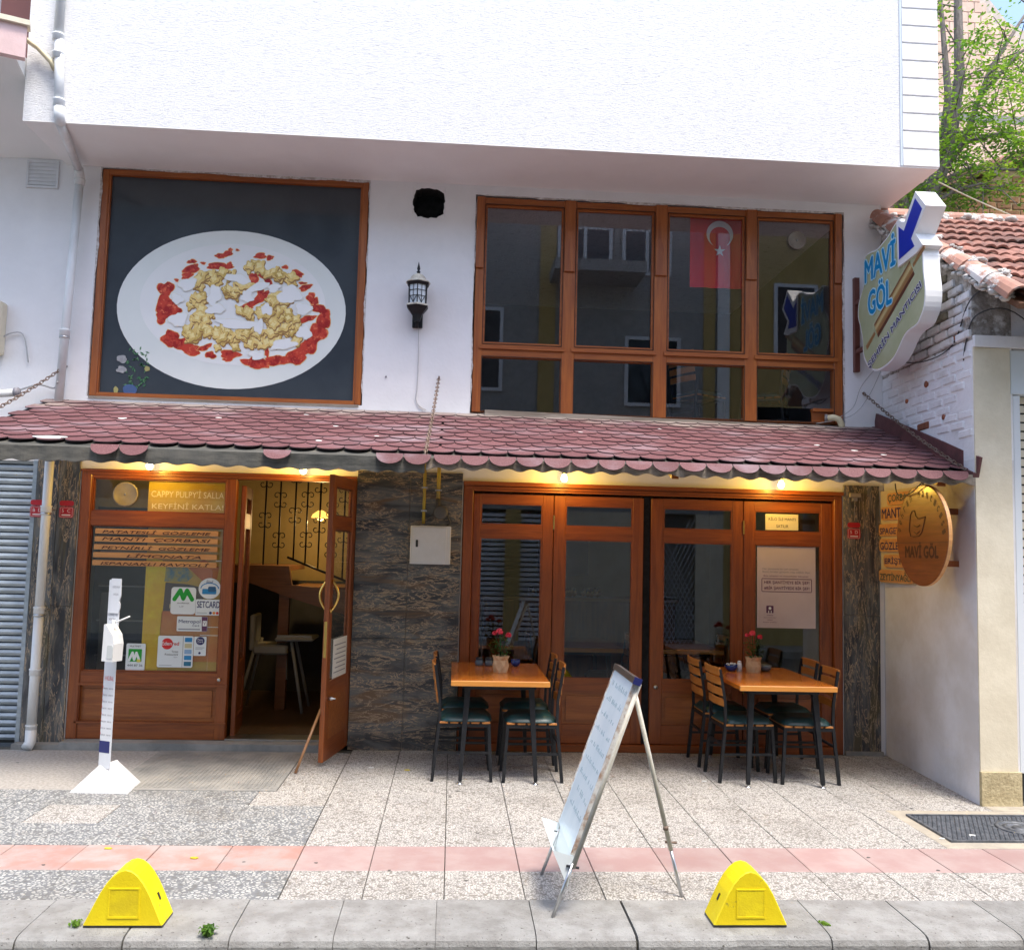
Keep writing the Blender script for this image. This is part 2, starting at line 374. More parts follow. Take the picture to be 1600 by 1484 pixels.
# ------------------------------------------------------------------ ground
struct('road', MB().add([(-60, -60, -.15), (60, -60, -.15), (60, 60, -.15), (-60, 60, -.15)], [(0, 1, 2, 3)]), asphalt)
pav = struct('pavement', MB().box(-6, 7.2, -3.31, -.002, -.14, -.012), joint)
TX0 = -.393; YK = -3.308
def tile_mesh(w, d, m, nm='tile'):
    return MB().bbox(0, w, 0, d, -.011, 0, .0025).mesh(nm, m)
tml = tile_mesh(.3955, .3955, terr_l); tmp = tile_mesh(.3955, .3955, pinktile); tmr = tile_mesh(.3955, .3955, redtile)
XL = TX0-.8+.4                                            # boundary between old grey slabs and tiles
def tz(): return rnd.uniform(-.0012, .0008)
for i in range(-1, 17):
    for j in range(0, 9):
        x = TX0+.4*i+.002; y = YK+.4*j+.002
        if j == 8: continue
        if x > 3.0 and j in (2, 3) and x < 4.6: continue     # manhole surround
        if x > 3.70 and j >= 4: continue
        if i == -1 and j >= 4: pass
        link('tile', tmp if j == 1 else tml, pav, (x, y, tz()))
for x0 in np.arange(TX0-.4-.4*12, TX0-.41, .4):
    link('tile', tmr, pav, (x0+.002, YK+.4+.002, tz()))
last = MB().bbox(0, .3955, 0, .085, -.011, 0, .0025).mesh('tile', terr_l)
for i in range(-1, 11): link('tile', last, pav, (TX0+.4*i+.002, YK+3.2+.002, tz()))
xE = TX0-.4
for (a, b, c, d, m) in ((-6, xE-.004, YK, YK+.396, terr_g), (-6, -2.78, YK+.804, YK+1.95, terr_g), (-2.776, xE-.004, YK+.804, YK+1.196, terr_g),
                        (-2.776, -2.55, YK+1.2, YK+1.596, terr_g), (-2.546, -2.1, YK+1.2, YK+1.596, terr_l), (-2.096, xE-.004, YK+1.2, YK+1.596, terr_g),
                        (-2.776, -1.29, YK+1.6, YK+1.95, terr_g), (-1.286, xE-.004, YK+1.6, YK+1.95, terr_l),
                        (-6, -2.34, YK+1.954, -.152, mat('worn_pebble_concrete', (.27, .255, .235), (.40, .38, .35), 45, rough=.9, bump=.4, bscale=120)),
                        (-1.17, xE-.004, YK+1.954, -.152, terr_l)):
    MB().bbox(a, b, c, d, -.011, 0, .002).build('paving_slab', m, pav)
# ribbed ramp plate before the door
pl = MB().bbox(-2.336, -1.174, YK+1.954, -.152, -.011, .006, .003)
for k in range(34): pl.box(-2.28+k*.032, -2.266+k*.032, YK+2.0, -.24, .006, .009)
tag(pl.build('ramp_plate', slabm), 'worn grey ribbed slab set in the pavement before the open door', 'ramp plate')
# concrete surround + manhole
MB().bbox(3.0, 5.6, YK+.804, YK+1.596, -.011, .001, .002).build('paving_slab', slabm2 := mat('sandy_concrete', (.40, .36, .29), (.32, .29, .24), 8, rough=.95, bump=.4), pav)
MB().bbox(3.768, 5.6, YK+1.60, -1.585, -.011, .002, .002).build('paving_slab', slabm2, pav)
mh = thing('manhole_cover', 'large rectangular studded iron access cover set in the pavement on the right', 'manhole cover', (3.08, -2.40, .002))
iron = mat('cast_iron', (.075, .085, .10), (.15, .16, .18), 20, rough=.6, metal=.4, coord='Object')
MB().box(0, 1.35, 0, .56, -.01, .002).box(0, 1.35, 0, .018, .002, .012).box(0, 1.35, .542, .56, .002, .012).box(0, .018, .018, .542, .002, .012).box(1.332, 1.35, .018, .542, .002, .012).build('frame', iron, mh)
st = MB()
for i in range(42):
    for j in range(17):
        cx = .045+i*.0305+(j % 2)*.015; cy = .045+j*.0295
        if (cx-.62)**2/.16**2+(cy-.28)**2/.16**2 < 1 or cx > 1.32: continue
        st.add([(cx-.011, cy-.007, .002), (cx+.011, cy-.007, .002), (cx+.011, cy+.007, .002), (cx-.011, cy+.007, .002),
                (cx-.007, cy-.004, .010), (cx+.007, cy-.004, .010), (cx+.007, cy+.004, .010), (cx-.007, cy+.004, .010)],
               [(4, 5, 6, 7), (0, 1, 5, 4), (1, 2, 6, 5), (2, 3, 7, 6), (3, 0, 4, 7)])
st.build('stud', iron, mh, kind='stuff')
MB().lathe([(.15, .002), (.15, .010), (.125, .010), (.125, .004), (.10, .004), (.10, .010), (.075, .010), (.075, .004), (.05, .004), (.05, .010), (0.0001, .010)], (.62, .28, 0), 32).build('round_emblem', iron, mh)
# kerb stones
kp = [(-3.31, -.30), (-3.31, 0), (-3.66, -.003), (-3.71, -.008), (-3.732, -.020), (-3.742, -.042), (-3.748, -.30)]
kerb = struct('kerb', MB().box(-6.4, 7.4, -3.725, -3.312, -.30, -.03), joint)
km = MB().prism(kp, .0025, .4475, 'yz').mesh('kerb_stone', concrete)
for i in range(-14, 16): link('kerb_stone', km, kerb, (-.03+.45*i, rnd.uniform(-.004, .004), rnd.uniform(-.003, .003)), (0, 0, rnd.uniform(-.0025, .0025)))
def tuft(x, y, z, n, h, label):
    b = MB()
    for k in range(n):
        a = rnd.uniform(0, 6.28); r = rnd.uniform(.2, 1)*h*.7; t = Vector((math.cos(a), math.sin(a), 0)); p = Vector((-t.y, t.x, 0))*rnd.uniform(.004, .009)
        q = Vector((rnd.uniform(-.02, .02), rnd.uniform(-.02, .02), 0)); m1 = q+t*r*.5+Vector((0, 0, h*rnd.uniform(.3, .8))); e = q+t*r+Vector((0, 0, h*rnd.uniform(.2, .7)))
        b.add([q, m1-p, m1+p, e], [(0, 2, 1), (1, 2, 3)])
    o = b.build('weed', leaf, None, loc=(x, y, z)); tag(o, label, 'weed')
tuft(-1.023, -3.70, -.01, 70, .06, 'small green weed growing in the kerb joint right of the left yellow block')
tuft(-1.62, -3.62, 0, 40, .035, 'tiny weed tuft at the left foot of the left yellow block')
tuft(1.79, -3.60, -.004, 26, .02, 'mossy tuft in the kerb joint right of the right yellow block')
MB().box(-3.15, -.97, -.15, -.004, -.012, .06).build('door_step', slabm, pav)

# ------------------------------------------------------------------ restaurant building
B = thing('restaurant_building', 'white restaurant building with overhanging upper storey and wood framed windows', 'building')
WL = (-3.165, -.83, 2.93, 4.95); WR = (.11, 3.49, 2.89, 4.87); DL = (-3.165, -.84, .0, 2.31); DR = (.075, 3.46, .0, 2.30); VH = (-.455, -.16, 4.63, 4.93)
MB().holes(-3.34, 3.84, 0, 4.955, 0, .2, [(*WL,), (*WR,), (*DL,), (*DR,), (*VH,)]).build('facade_wall', plaster, B)
MB().box(-3.46, 3.94, -.82, .2, 4.955, 4.965).build('soffit', soffitm, B)
MB().box(-3.46, 3.612, -.82, 6, 4.966, 9).box(3.612, 3.94, -.80, 6, 4.966, 9).build('upper_storey_wall', stucco, B)
MB().box(3.612, 3.632, -.826, -.80, 4.966, 9).build('corner_trim', flat('pale_blue_trim', (.55, .62, .68)), B)
sb = MB().prism([(-.803, 0), (-.822, 0), (-.830, .008), (-.828, .142), (-.822, .149), (-.803, .149)], 3.634, 3.942, 'yz').mesh('siding_board', mat('white_siding', (.82, .82, .82), rough=.5))
for k in range(26): link('siding_board', sb, B, (0, 0, 4.962+.153*k))
MB().box(-3.34, 3.84, .2, 6, -.01, .04).build('floor_slab', slabm, B)
# broken round vent opening
rim = MB(); N = 40; inn = []; out = []
for k in range(N):
    a = 2*math.pi*k/N; rr = (abs(math.cos(a))**3.4+abs(math.sin(a))**3.4)**(-1/3.4)
    jit = rnd.uniform(.93, 1.03)
    inn.append((-.3075+.142*rr*math.cos(a)*jit, 4.775+.138*rr*math.sin(a)*jit)); s2 = 1/max(abs(math.cos(a)), abs(math.sin(a)))
    out.append((-.3075+.1475*s2*math.cos(a), 4.78+.15*s2*math.sin(a)))
vs = [(x, .0, z) for x, z in out]+[(x, .012, z) for x, z in inn]+[(x*.97-.0092, .19, z*.99+.05) for x, z in inn]
rim.add(vs, [(k, (k+1) % N, N+(k+1) % N, N+k) for k in range(N)], 0)
rim.add(vs, [(N+k, N+(k+1) % N, 2*N+(k+1) % N, 2*N+k) for k in range(N)], 1)
rim.box(-.47, -.14, .19, .4, 4.6, 4.96, 1); rim.build('vent_opening', [plaster, darkhole], B)  # black lining paints in the dark of the hole
# interior shells
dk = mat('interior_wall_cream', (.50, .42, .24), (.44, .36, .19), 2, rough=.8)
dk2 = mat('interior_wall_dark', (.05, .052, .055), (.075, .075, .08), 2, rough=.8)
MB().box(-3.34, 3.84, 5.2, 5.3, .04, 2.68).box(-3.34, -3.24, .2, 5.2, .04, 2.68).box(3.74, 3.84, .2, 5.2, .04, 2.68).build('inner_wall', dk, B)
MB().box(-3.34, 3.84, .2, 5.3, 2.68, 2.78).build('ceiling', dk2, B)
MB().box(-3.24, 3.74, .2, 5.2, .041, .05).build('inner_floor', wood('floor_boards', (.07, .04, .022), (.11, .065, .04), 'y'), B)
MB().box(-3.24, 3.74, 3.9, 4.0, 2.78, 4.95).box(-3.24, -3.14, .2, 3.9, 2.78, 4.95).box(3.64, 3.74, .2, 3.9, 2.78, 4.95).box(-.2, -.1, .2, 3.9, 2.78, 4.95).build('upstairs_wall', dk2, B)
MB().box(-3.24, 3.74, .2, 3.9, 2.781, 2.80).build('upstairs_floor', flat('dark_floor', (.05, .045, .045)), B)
# marble cladding
for (a, b, c, d, m) in ((-.838, -.385, 0, .93, marble_h), (-.382, .068, 0, .93, marble_h), (-.838, -.385, .933, 1.57, marble_h), (-.382, .068, .933, 1.57, marble_h),
                        (-.838, -.385, 1.573, 2.36, marble_h), (-.382, .068, 1.573, 2.36, marble_h),
                        (3.465, 3.79, 0, 1.21, marble_v), (3.465, 3.79, 1.213, 2.36, marble_v), (-3.338, -3.172, 0, 1.15, marble_v), (-3.338, -3.172, 1.153, 2.37, marble_v)):
    MB().bbox(a, b, -.022, -.001, c, d, .001).build('marble_slab', m, B)
MB().box(3.462, 3.80, -.05, -.0225, 0, .035).build('skirting_edge', slabm, B)

# upper left window with printed plate poster
def wobbly_frame(x0, x1, z0, z1, t, y0, y1, mats, nm='frame'):
    b = MB()
    b.bbox(x0, x0+t, y0, y1, z0, z1, .006, 0); b.bbox(x1-t, x1, y0, y1, z0, z1, .006, 0)
    b.box(x0+t, x1-t, y0+.002, y1, z0, z0+t*.6, 1); b.box(x0+t, x1-t, y0+.002, y1, z1-t*.85, z1, 1)
    b.box(x0+t, x0+t+.014, y0+.012, y1, z0+t*.6, z1-t*.85, 0); b.box(x1-t-.014, x1-t, y0+.012, y1, z0+t*.6, z1-t*.85, 0)
    return b.build(nm, mats, B)
wf = wobbly_frame(WL[0]+.012, WL[1]-.012, WL[2]+.004, WL[3]-.01, .058, .004, .07, [wuz, wux], 'window')
MB().box(-3.09, -.90, .045, .05, 2.965, 4.89).build('poster', slate, wf)
# ragged plaster edge round the frames
def ragged(x0, x1, z0, z1, sides='lrt'):
    b = MB()
    def strip(p, q, ax):
        n = int((Vector(q)-Vector(p)).length/.03); 
        for i in range(n):
            t0 = i/n; t1 = (i+1)/n; a = Vector(p).lerp(Vector(q), t0); c = Vector(p).lerp(Vector(q), t1)
            w0 = W_[i]; w1 = W_[i+1]
            if ax == 'x': b.add([(a.x, -.003, a.y), (c.x, -.003, c.y), (c.x+w1, -.0015, c.y), (a.x+w0, -.0015, a.y)], [(0, 1, 2, 3)])
            else: b.add([(a.x, -.003, a.y), (c.x, -.003, c.y), (c.x, -.0015, c.y+w1), (a.x, -.0015, a.y+w0)], [(0, 1, 2, 3)])
    for sd_ in sides:
        W_ = [0]
        for i in range(200): W_.append(min(.024, max(.002, W_[-1]+rnd.uniform(-.006, .006))))
        if sd_ == 't': W_ = [-w for w in W_]; strip((x0, z1), (x1, z1), 'z')
        if sd_ == 'l': strip((x0, z0), (x0, z1), 'x')
        if sd_ == 'r': W_ = [-w for w in W_]; strip((x1, z0), (x1, z1), 'x')
    return b.build('plaster_edge', mat('crumbled_plaster', (.42, .36, .32), (.72, .68, .66), 25, rough=1, bump=.5, bscale=60), B)
ragged(*WL, sides='rlt'); ragged(*WR, sides='ltr')
# plate print
plate = MB().prism(ell(-1.992, 3.745, .985, .705, 64), .0425, .0445).build('plate_print', mat('plate_print', (.80, .83, .79), (.75, .79, .75), 1.1, rough=.15), wf)
MB().prism(ell(-1.985, 3.79, .80, .54, 64), .0415, .042).build('plate_well_print', mat('plate_well_print', (.85, .86, .83), (.82, .83, .81), 2, rough=.15), wf)
def PX(x, y):   # print coordinates: poster millimetre grid -> metres on the poster
    return (-3.165+(x-100)/3.2*.005611, 4.975-(y-55)/3.2*.005611+.0)
sauce = mat('sauce_print', (.58, .06, .035), (.34, .02, .02), 14, rough=.2, lo=.45, hi=.62, dirt_or_shade=((.75, .16, .08), 22, .55, .62, (1, 1, 1)))
sedge = flat('sauce_rim_print', (.85, .45, .16), .2)
doughm = mat('dumpling_print', (.84, .62, .22), (.56, .38, .10), 11, rough=.2, lo=.42, hi=.66)
doughl = mat('dumpling_light_print', (.90, .76, .36), (.76, .57, .20), 13, rough=.2, lo=.45, hi=.7); doughd = flat('dumpling_shade_print', (.34, .19, .07), .2)
yog = flat('yoghurt_print', (.86, .87, .85), .15)
def blob(cx, cy, a, b_, y, j=.16, n=22, ang=0):
    P = []; ph = [rnd.uniform(0, 6.28) for _ in range(4)]
    for k in range(n):
        t = 2*math.pi*k/n; r = 1+j*(math.sin(2*t+ph[0])*.5+math.sin(3*t+ph[1])*.5+math.sin(5*t+ph[2])*.35+math.sin(7*t+ph[3])*.2)
        u, v = a*r*math.cos(t), b_*r*math.sin(t)
        P.append((cx+u*math.cos(ang)-v*math.sin(ang), cy+u*math.sin(ang)+v*math.cos(ang)))
    return P
def blobs(name, m, lst, y, grow=0, j=.16, sc=1):
    b = MB()
    for q in lst:
        x, z = PX(q[0], q[1]); s_ = .005611/3.2
        st_ = rnd.getstate(); rnd.seed(int(q[0]*7+q[1])); pp = blob(x, z, (q[2]*sc+grow)*s_, (q[3]*sc+grow)*s_, y, j, 22, math.radians(q[4] if len(q) > 4 else 0)); rnd.setstate(st_)
        b.add([(u, y, v) for u, v in pp], [tuple(range(len(pp)))])
        y -= .00002
    return b.build(name, m, wf, kind='stuff')
SA = [(440, 665, 42, 40), (435, 740, 38, 60), (470, 770, 60, 45, -20), (430, 810, 30, 40), (480, 920, 60, 40, -30), (545, 950, 75, 38, -15), (590, 975, 40, 28), (560, 560, 42, 26, 25), (540, 595, 36, 16, 20),
      (560, 522, 25, 11), (615, 528, 12, 7), (490, 620, 10, 8), (695, 540, 62, 22), (745, 530, 14, 16), (695, 487, 28, 12), (730, 475, 32, 16, 15), (745, 452, 10, 8), (780, 453, 8, 6), (895, 478, 36, 15), (942, 485, 20, 13),
      (1020, 530, 20, 8), (1085, 560, 32, 17, -20), (1110, 608, 20, 7), (1125, 630, 34, 17, 15), (1155, 680, 28, 24, -40), (1175, 700, 20, 22), (1205, 740, 55, 25, -15), (1225, 790, 34, 60), (1195, 860, 44, 60, -20), (1150, 930, 55, 50, 30), (1090, 985, 70, 38, 20), (1010, 1005, 70, 30, 8), (900, 1020, 75, 28, -8), (905, 1040, 40, 14),
      (770, 985, 55, 24, 8), (760, 1012, 24, 10), (675, 992, 32, 17), (645, 955, 40, 14, 20), (870, 600, 25, 38), (925, 590, 40, 16, -30), (940, 615, 22, 20), (895, 700, 70, 24, 35), (905, 660, 16, 34), (840, 740, 34, 16), (1140, 790, 45, 18, 20), (950, 965, 10, 34)]
blobs('sauce_rim_print', sedge, SA, .0410, 3, .26, .88); blobs('sauce_print', sauce, SA, .0404, 0, .26, .88)
DU = []
for (x, y, n, sx, sy) in ((860, 535, 4, 38, 14), (720, 580, 4, 40, 20), (650, 600, 5, 45, 30), (600, 640, 3, 20, 40), (590, 720, 6, 45, 30), (620, 790, 8, 60, 40), (600, 890, 7, 60, 30), (700, 890, 9, 70, 35),
                          (800, 900, 12, 110, 50), (900, 890, 10, 90, 50), (1010, 870, 10, 80, 50), (1000, 780, 10, 80, 50), (1010, 700, 6, 60, 30), (900, 770, 6, 60, 25), (755, 670, 6, 40, 35), (820, 640, 3, 40, 12), (960, 570, 5, 60, 18), (1020, 590, 4, 40, 20), (1060, 830, 5, 40, 40), (830, 775, 3, 30, 15)):
    for k in range(int(n*1.5)): DU.append((x+rnd.uniform(-sx, sx), y+rnd.uniform(-sy, sy), rnd.uniform(17, 28), rnd.uniform(12, 20), rnd.uniform(0, 180)))
bs = [MB(), MB(), MB()]
yy = .0400
for q in DU:
    x, z = PX(q[0], q[1]); s_ = .005611/3.2; a = q[2]*s_*1.15; b_ = q[3]*s_*1.25; an = math.radians(q[4])
    def star(sc, off, n=20):
        P = []
        for k in range(n):
            t = 2*math.pi*k/n; r = sc*(1+.26*math.cos(4*t)); P.append((x+off[0]+r*(a*math.cos(t)*math.cos(an)-b_*math.sin(t)*math.sin(an)), z+off[1]+r*(a*math.cos(t)*math.sin(an)+b_*math.sin(t)*math.cos(an))))
        return P
    for i, (sc, of) in enumerate(((1.08, (.004, -.010)), (1, (0, 0)), (.55, (-.004, .008)))):
        P = star(sc, of); bs[(2, 0, 1)[i]].add([(u, yy, v) for u, v in P], [tuple(range(len(P)))]); yy -= .00001
bs[2].build('dumpling_shade_print', doughd, wf, kind='stuff'); bs[0].build('dumpling_print', doughm, wf, kind='stuff'); bs[1].build('dumpling_light_print', doughl, wf, kind='stuff')
YO = [(545, 640, 50, 45), (500, 715, 40, 30), (510, 820, 52, 50), (680, 690, 45, 60), (790, 600, 75, 30, -5), (690, 760, 60, 30), (800, 830, 120, 34), (905, 840, 30, 40), (1050, 670, 75, 60, -20), (1120, 740, 45, 45), (890, 640, 90, 22, 20), (840, 690, 45, 32), (940, 750, 30, 40), (900, 985, 50, 25), (1030, 925, 90, 30, 15), (1130, 860, 40, 50, -20), (970, 640, 40, 25)]
blobs('yoghurt_shade_print', flat('yoghurt_shade', (.80, .78, .68), .2), YO, yy-.0002, 3, .30, .74); blobs('yoghurt_print', yog, YO, yy-.0006, 0, .30, .74)
# flower vase printed in the bottom-left corner (painted on the poster)
vz = MB(); rnd.seed(5)
for k in range(46):
    x, z = PX(320+rnd.uniform(-42, 52), 1080+rnd.uniform(-100, 75)); a = rnd.uniform(0, 6.28); l = .040
    vz.add([(x, .0395, z), (x+l*.5*math.cos(a)-.007*math.sin(a), .0395, z+l*.5*math.sin(a)+.007*math.cos(a)), (x+l*math.cos(a), .0395, z+l*math.sin(a)), (x+l*.5*math.cos(a)+.007*math.sin(a), .0395, z+l*.5*math.sin(a)-.007*math.cos(a))], [(0, 1, 2, 3)])
vz.build('leaf_print', mat('leaf_print', (.03, .14, .06), (.12, .26, .12), 30, rough=.3), wf, kind='stuff')
blobs('flower_print', mat('grey_flower_print', (.42, .42, .42), (.30, .30, .30), 30, rough=.3), [(248, 1028, 24, 20), (252, 1080, 20, 18), (236, 1085, 12, 10)], .0390)
blobs('vase_print', flat('vase_print', (.07, .12, .26), .3), [(295, 1180, 34, 28)], .0392, 0, .05)
blobs('yellow_bud_print', flat('bud_print', (.4, .36, .14), .3), [(372, 1072, 12, 14), (228, 1183, 12, 16)], .0388)
MB().box(-3.15, -.86, -.012, .044, 2.915, 2.932).build('sill', wgrey, B)

# upper right window: frame grid, panes
fx = [.125, .205, .905, 1.025, 1.73, 1.86, 2.565, 2.685, 3.39, 3.475]
b = MB()
for i in range(0, 10, 2): b.bbox(fx[i], fx[i+1], .004, .09, 2.91, 4.855, .006, 0)
for i in range(1, 9, 2):
    for a, c in ((4.785, 4.85), (3.405, 3.525), (2.91, 2.925)): b.box(fx[i], fx[i+1], .008, .088, a, c, 1)
    for a, c in ((3.525, 4.785), (2.925, 3.405)):
        if c > 4:
            for q in ((fx[i], fx[i]+.016, a, c), (fx[i+1]-.016, fx[i+1], a, c), (fx[i]+.016, fx[i+1]-.016, a, a+.016), (fx[i]+.016, fx[i+1]-.016, c-.016, c)): b.box(q[0], q[1], .02, .044, q[2], q[3], 1)
    b.box(fx[i]-.03, fx[i+1]+.03, -.012, .003, 3.475, 3.51, 1)
for i in (0, 2, 4, 6, 8): b.bbox(fx[i]+.012 if i else fx[i]-.002, fx[i+1]-.012, -.016, .0035, 4.20, 4.852, .004, 0)
WU = b.build('window', [wuz, wux], B)
sm_ = MB()
for i in range(1, 9, 2):
    for a, c in ((3.525, 4.785), (2.925, 3.405)):
        x0, x1 = fx[i]-.0005, fx[i+1]+.0005
        for q in ((x0-.006, x0, a-.004, c+.004), (x1, x1+.006, a-.004, c+.004), (x0, x1, a-.008, a-.002), (x0, x1, c+.002, c+.008)): sm_.box(q[0], q[1], .0015, .0065, q[2], q[3])
sm_.build('seam', flat('dark_seam', (.03, .010, .004), .8), WU, kind='stuff')
for i in range(1, 9, 2):
    for a, c in ((3.525, 4.785), (2.925, 3.405)):
        if i == 7 and c < 4: MB().box(fx[i], fx[i+1], .046, .051, 3.05, 3.405).build('pane', paneup, WU)
        else: MB().box(fx[i], fx[i+1], .046, .051, a, c).build('pane', paneup, WU)
MB().bbox(3.20, 3.39, .01, .08, 3.02, 3.05, .003).box(3.20, 3.39, .045, .06, 2.925, 3.02).build('lower_corner_rail', wux, WU)
MB().add([(.24, -.10, 2.865), (3.32, -.08, 2.845), (3.32, .0, 2.845), (.24, .0, 2.865), (.24, -.10, 2.915), (3.32, -.08, 2.875), (3.32, .0, 2.885), (.24, .0, 2.925)],
         [(0, 3, 2, 1), (4, 5, 6, 7), (0, 1, 5, 4), (1, 2, 6, 5), (2, 3, 7, 6), (3, 0, 4, 7)]).build('sill', wgrey, B)
# ground floor joinery, left
fb = MB()
fb.bbox(DL[0]+.004, -3.075, -.012, .1, .06, 2.30, .006, 0); fb.bbox(-.905, DL[1]-.004, -.012, .1, .06, 2.30, .006, 0)
fb.box(-3.075, -.905, -.010, .098, 2.255, 2.30, 1); fb.box(-3.16, -.845, -.035, -.0125, 2.285, 2.303, 1)
fb.box(-3.11, -.905, -.022, -.0125, 2.265, 2.28, 1)
fb.build('door_frame', [wz, wx], B)
SL = bar_leaf('fixed_shopfront', B, -3.074, -1.865, .062, 2.254, .0, .07, .004+.07-.07, .09, [(2.235, 2.254), (1.835, 1.95), (.50, .612), (.062, .205)], [wz, wx], [(1.95, 2.235), (.612, 1.835)], [(.205, .50)], gy=.035)
MB().lathe([(.001, -.03), (.014, -.028), (.016, -.02), (.008, -.012), (.008, 0)], (-1.93, .001, .56), 12, axis='y').build('handle', steel, SL)
MB().box(-3.10, -1.86, -.014, -.001, .50, .517).box(-3.10, -1.86, -.012, -.001, .19, .203).build('moulding', wx, SL)
# inward-opened leaf beside the shopfront and outward-opened leaf on the right
def leaf_at(name, loc, rz, w, h, lab=None):
    e = bar_leaf(name, B, 0, w, 0, h, -.02, .02, .09, .09, [(h-.09, h), (1.80, 1.91), (.50, .61), (0, .16)], [wood(name+'_z', (.165, .034, .005), (.31, .080, .012), 'z', coord='Object'), wood(name+'_x', (.165, .034, .005), (.31, .080, .012), 'x', coord='Object')], [(1.91, h-.09), (.61, 1.80)], [(.16, .50)], gy=0)
    e.location = loc; e.rotation_euler.z = rz
    if lab: e['label'] = lab
    return e
inl = leaf_at('inner_door', (-1.83, .12, .05), math.radians(97), .62, 2.16, 'door leaf folded inward')
od = leaf_at('entrance_door', (-.862, -.03, .035), math.radians(-100), .64, 2.235, 'door leaf standing open towards the street')
def add_curved_handle(parent, x, ysign):
    z0, z1 = 1.16, 1.40
    pts = [(x, ysign*(.02+.055*math.sin(math.pi*t)), z0+(z1-z0)*t) for t in [i/12 for i in range(13)]]
    MB().tube(pts, .012, 8).lathe([(.02, 0), (.02, .006)], (x, ysign*.02, z0), 10, axis='y').build('handle', brass, parent)
add_curved_handle(od, .585, 1); add_curved_handle(od, .585, -1)
MB().box(.6395, .642, -.012, .012, .80, 1.08).build('lock_plate', brass, od)
MB().lathe([(.014, 0), (.014, .03), (.007, .045), (.007, .06)], (.57, .02, .48), 10, axis='y').build('door_knob', steel, od)
pp = MB().box(.13, .50, .0225, .024, .62, .93).build('paper_notice', flat('paper', (.75, .73, .68)), od)
for k in range(7): MB().box(.16, .47-(k % 3)*.03, .0242, .0246, .66+k*.036, .668+k*.036).build('printed_line', greyink, od)
# threshold
MB().box(-1.862, -.91, -.01, .198, .062, .075).build('threshold', steel, B)
# ground floor joinery, right
fb = MB()
fb.bbox(DR[0]+.004, .165, -.012, .12, .0, 2.298, .006, 0); fb.bbox(3.38, DR[1]-.004, -.012, .12, .0, 2.298, .006, 0)
fb.box(.165, 3.38, -.010, .118, 2.215, 2.298, 1); fb.box(.077, 3.458, -.035, -.0125, 2.262, 2.296, 1); fb.box(.1, 3.44, -.024, -.0125, 2.235, 2.25, 1)
fb.box(.165, 3.38, -.0105, .118, .0, .06, 1)
fb.build('door_frame', [wz, wx], B)
def rleaf(x0, x1, sl_, sr, y0=.03, dark=0, top=2.195, t1=2.115, t0=1.925, m1=1.815, m0=.61):
    return bar_leaf('folding_door', B, x0, x1, .065, top, y0, y0+.045, sl_, sr, [(t1, top), (m1, t0), (.50, m0), (.065, .225)], [wz, wx], [(t0, t1), (m0, m1)], [(.225, .50)], gy=y0+.022)
L1 = rleaf(.168, .872, .065, .095); L2 = rleaf(.878, 1.672, .10, .095); L3 = rleaf(1.742, 2.568, .108, .098); L4 = rleaf(2.574, 3.378, .098, .10)
MB().box(1.674, 1.740, .06, .10, .06, 2.21).build('gap_shade', darkhole, B)  # black strip put in for the shade between two leaves
for x, p in ((1.625, L2), (1.79, L3)):
    MB().lathe([(.018, 0), (.018, .008), (.008, .012), (.008, .03), (.013, .034), (.001, .038)], (x, -.008, .555), 12, axis='y').build('handle', steel, p)
ring = [(1.615+.028*math.cos(a), -.012, .535+.028*math.sin(a)) for a in [i*math.pi/8 for i in range(17)]]
MB().tube(ring, .004, 6).build('ring_pull', steel, L2)
for x, p in ((.87, L2), (2.565, L3)):
    for z in (1.9, .5): MB().box(x, x+.012, .018, .03, z, z+.12).build('hinge', brass, p)

# ------------------------------------------------------------------ awnings
SLP = math.atan2(.545, 1.57); SLEN = math.hypot(.545, 1.57)
AM = Matrix.Translation((0, 0, 2.885)) @ Matrix.Rotation(SLP, 4, 'X')        # local x along wall, local -y downslope, z normal
def shingle_material(name):
    m, nt, b = newmat(name); L = nt.links
    oi = _n(nt, 'ShaderNodeObjectInfo')
    g = noise(nt, coords(nt, 'pos', (1, 1, 1)), 160, 3, .8)
    c = mixc(nt, ramp(nt, oi.outputs['Random'], 0, 1), (.155, .066, .070), (.235, .105, .108))
    c = mixc(nt, ramp(nt, g, .3, .75), tuple([.10, .03, .035]), c)
    w = ramp(nt, noise(nt, coords(nt, 'pos', (1, 2.5, 1)), 1.5, 6, .6), .5, .72)
    wm = _n(nt, 'ShaderNodeMath', operation='MULTIPLY'); wm.inputs[1].default_value = .75; L.new(w, wm.inputs[0])
    c = mixc(nt, wm.outputs[0], c, (.27, .20, .225))
    sp = _n(nt, 'ShaderNodeSeparateXYZ'); L.new(_n(nt, 'ShaderNodeNewGeometry').outputs['Position'], sp.inputs[0])
    ad = _n(nt, 'ShaderNodeMath', operation='ADD'); n2 = noise(nt, coords(nt, 'pos', (1, 1, 1)), 3, 5)
    L.new(sp.outputs[1], ad.inputs[0]); L.new(n2, ad.inputs[1])
    dust = ramp(nt, ad.outputs[0], .10, .62)
    c = mixc(nt, dust, c, (.40, .335, .29))
    L.new(c, b.inputs['Base Color']); b.inputs['Roughness'].default_value = .75
    bp = _n(nt, 'ShaderNodeBump'); bp.inputs['Strength'].default_value = .5; bp.inputs['Distance'].default_value = .003; L.new(g, bp.inputs['Height']); L.new(bp.outputs[0], b.inputs['Normal'])
    return m
shm = shingle_material('maroon_shingle')
edgem = flat('shingle_edge', (.085, .048, .052), .9)
P = [(.0940, .16), (-.0940, .16), (-.0940, .0)]
for k in range(1, 10):
    a = math.pi+math.pi*k/10; P.append((.0940*math.cos(a), .090*math.sin(a)))
P.append((.0940, 0))
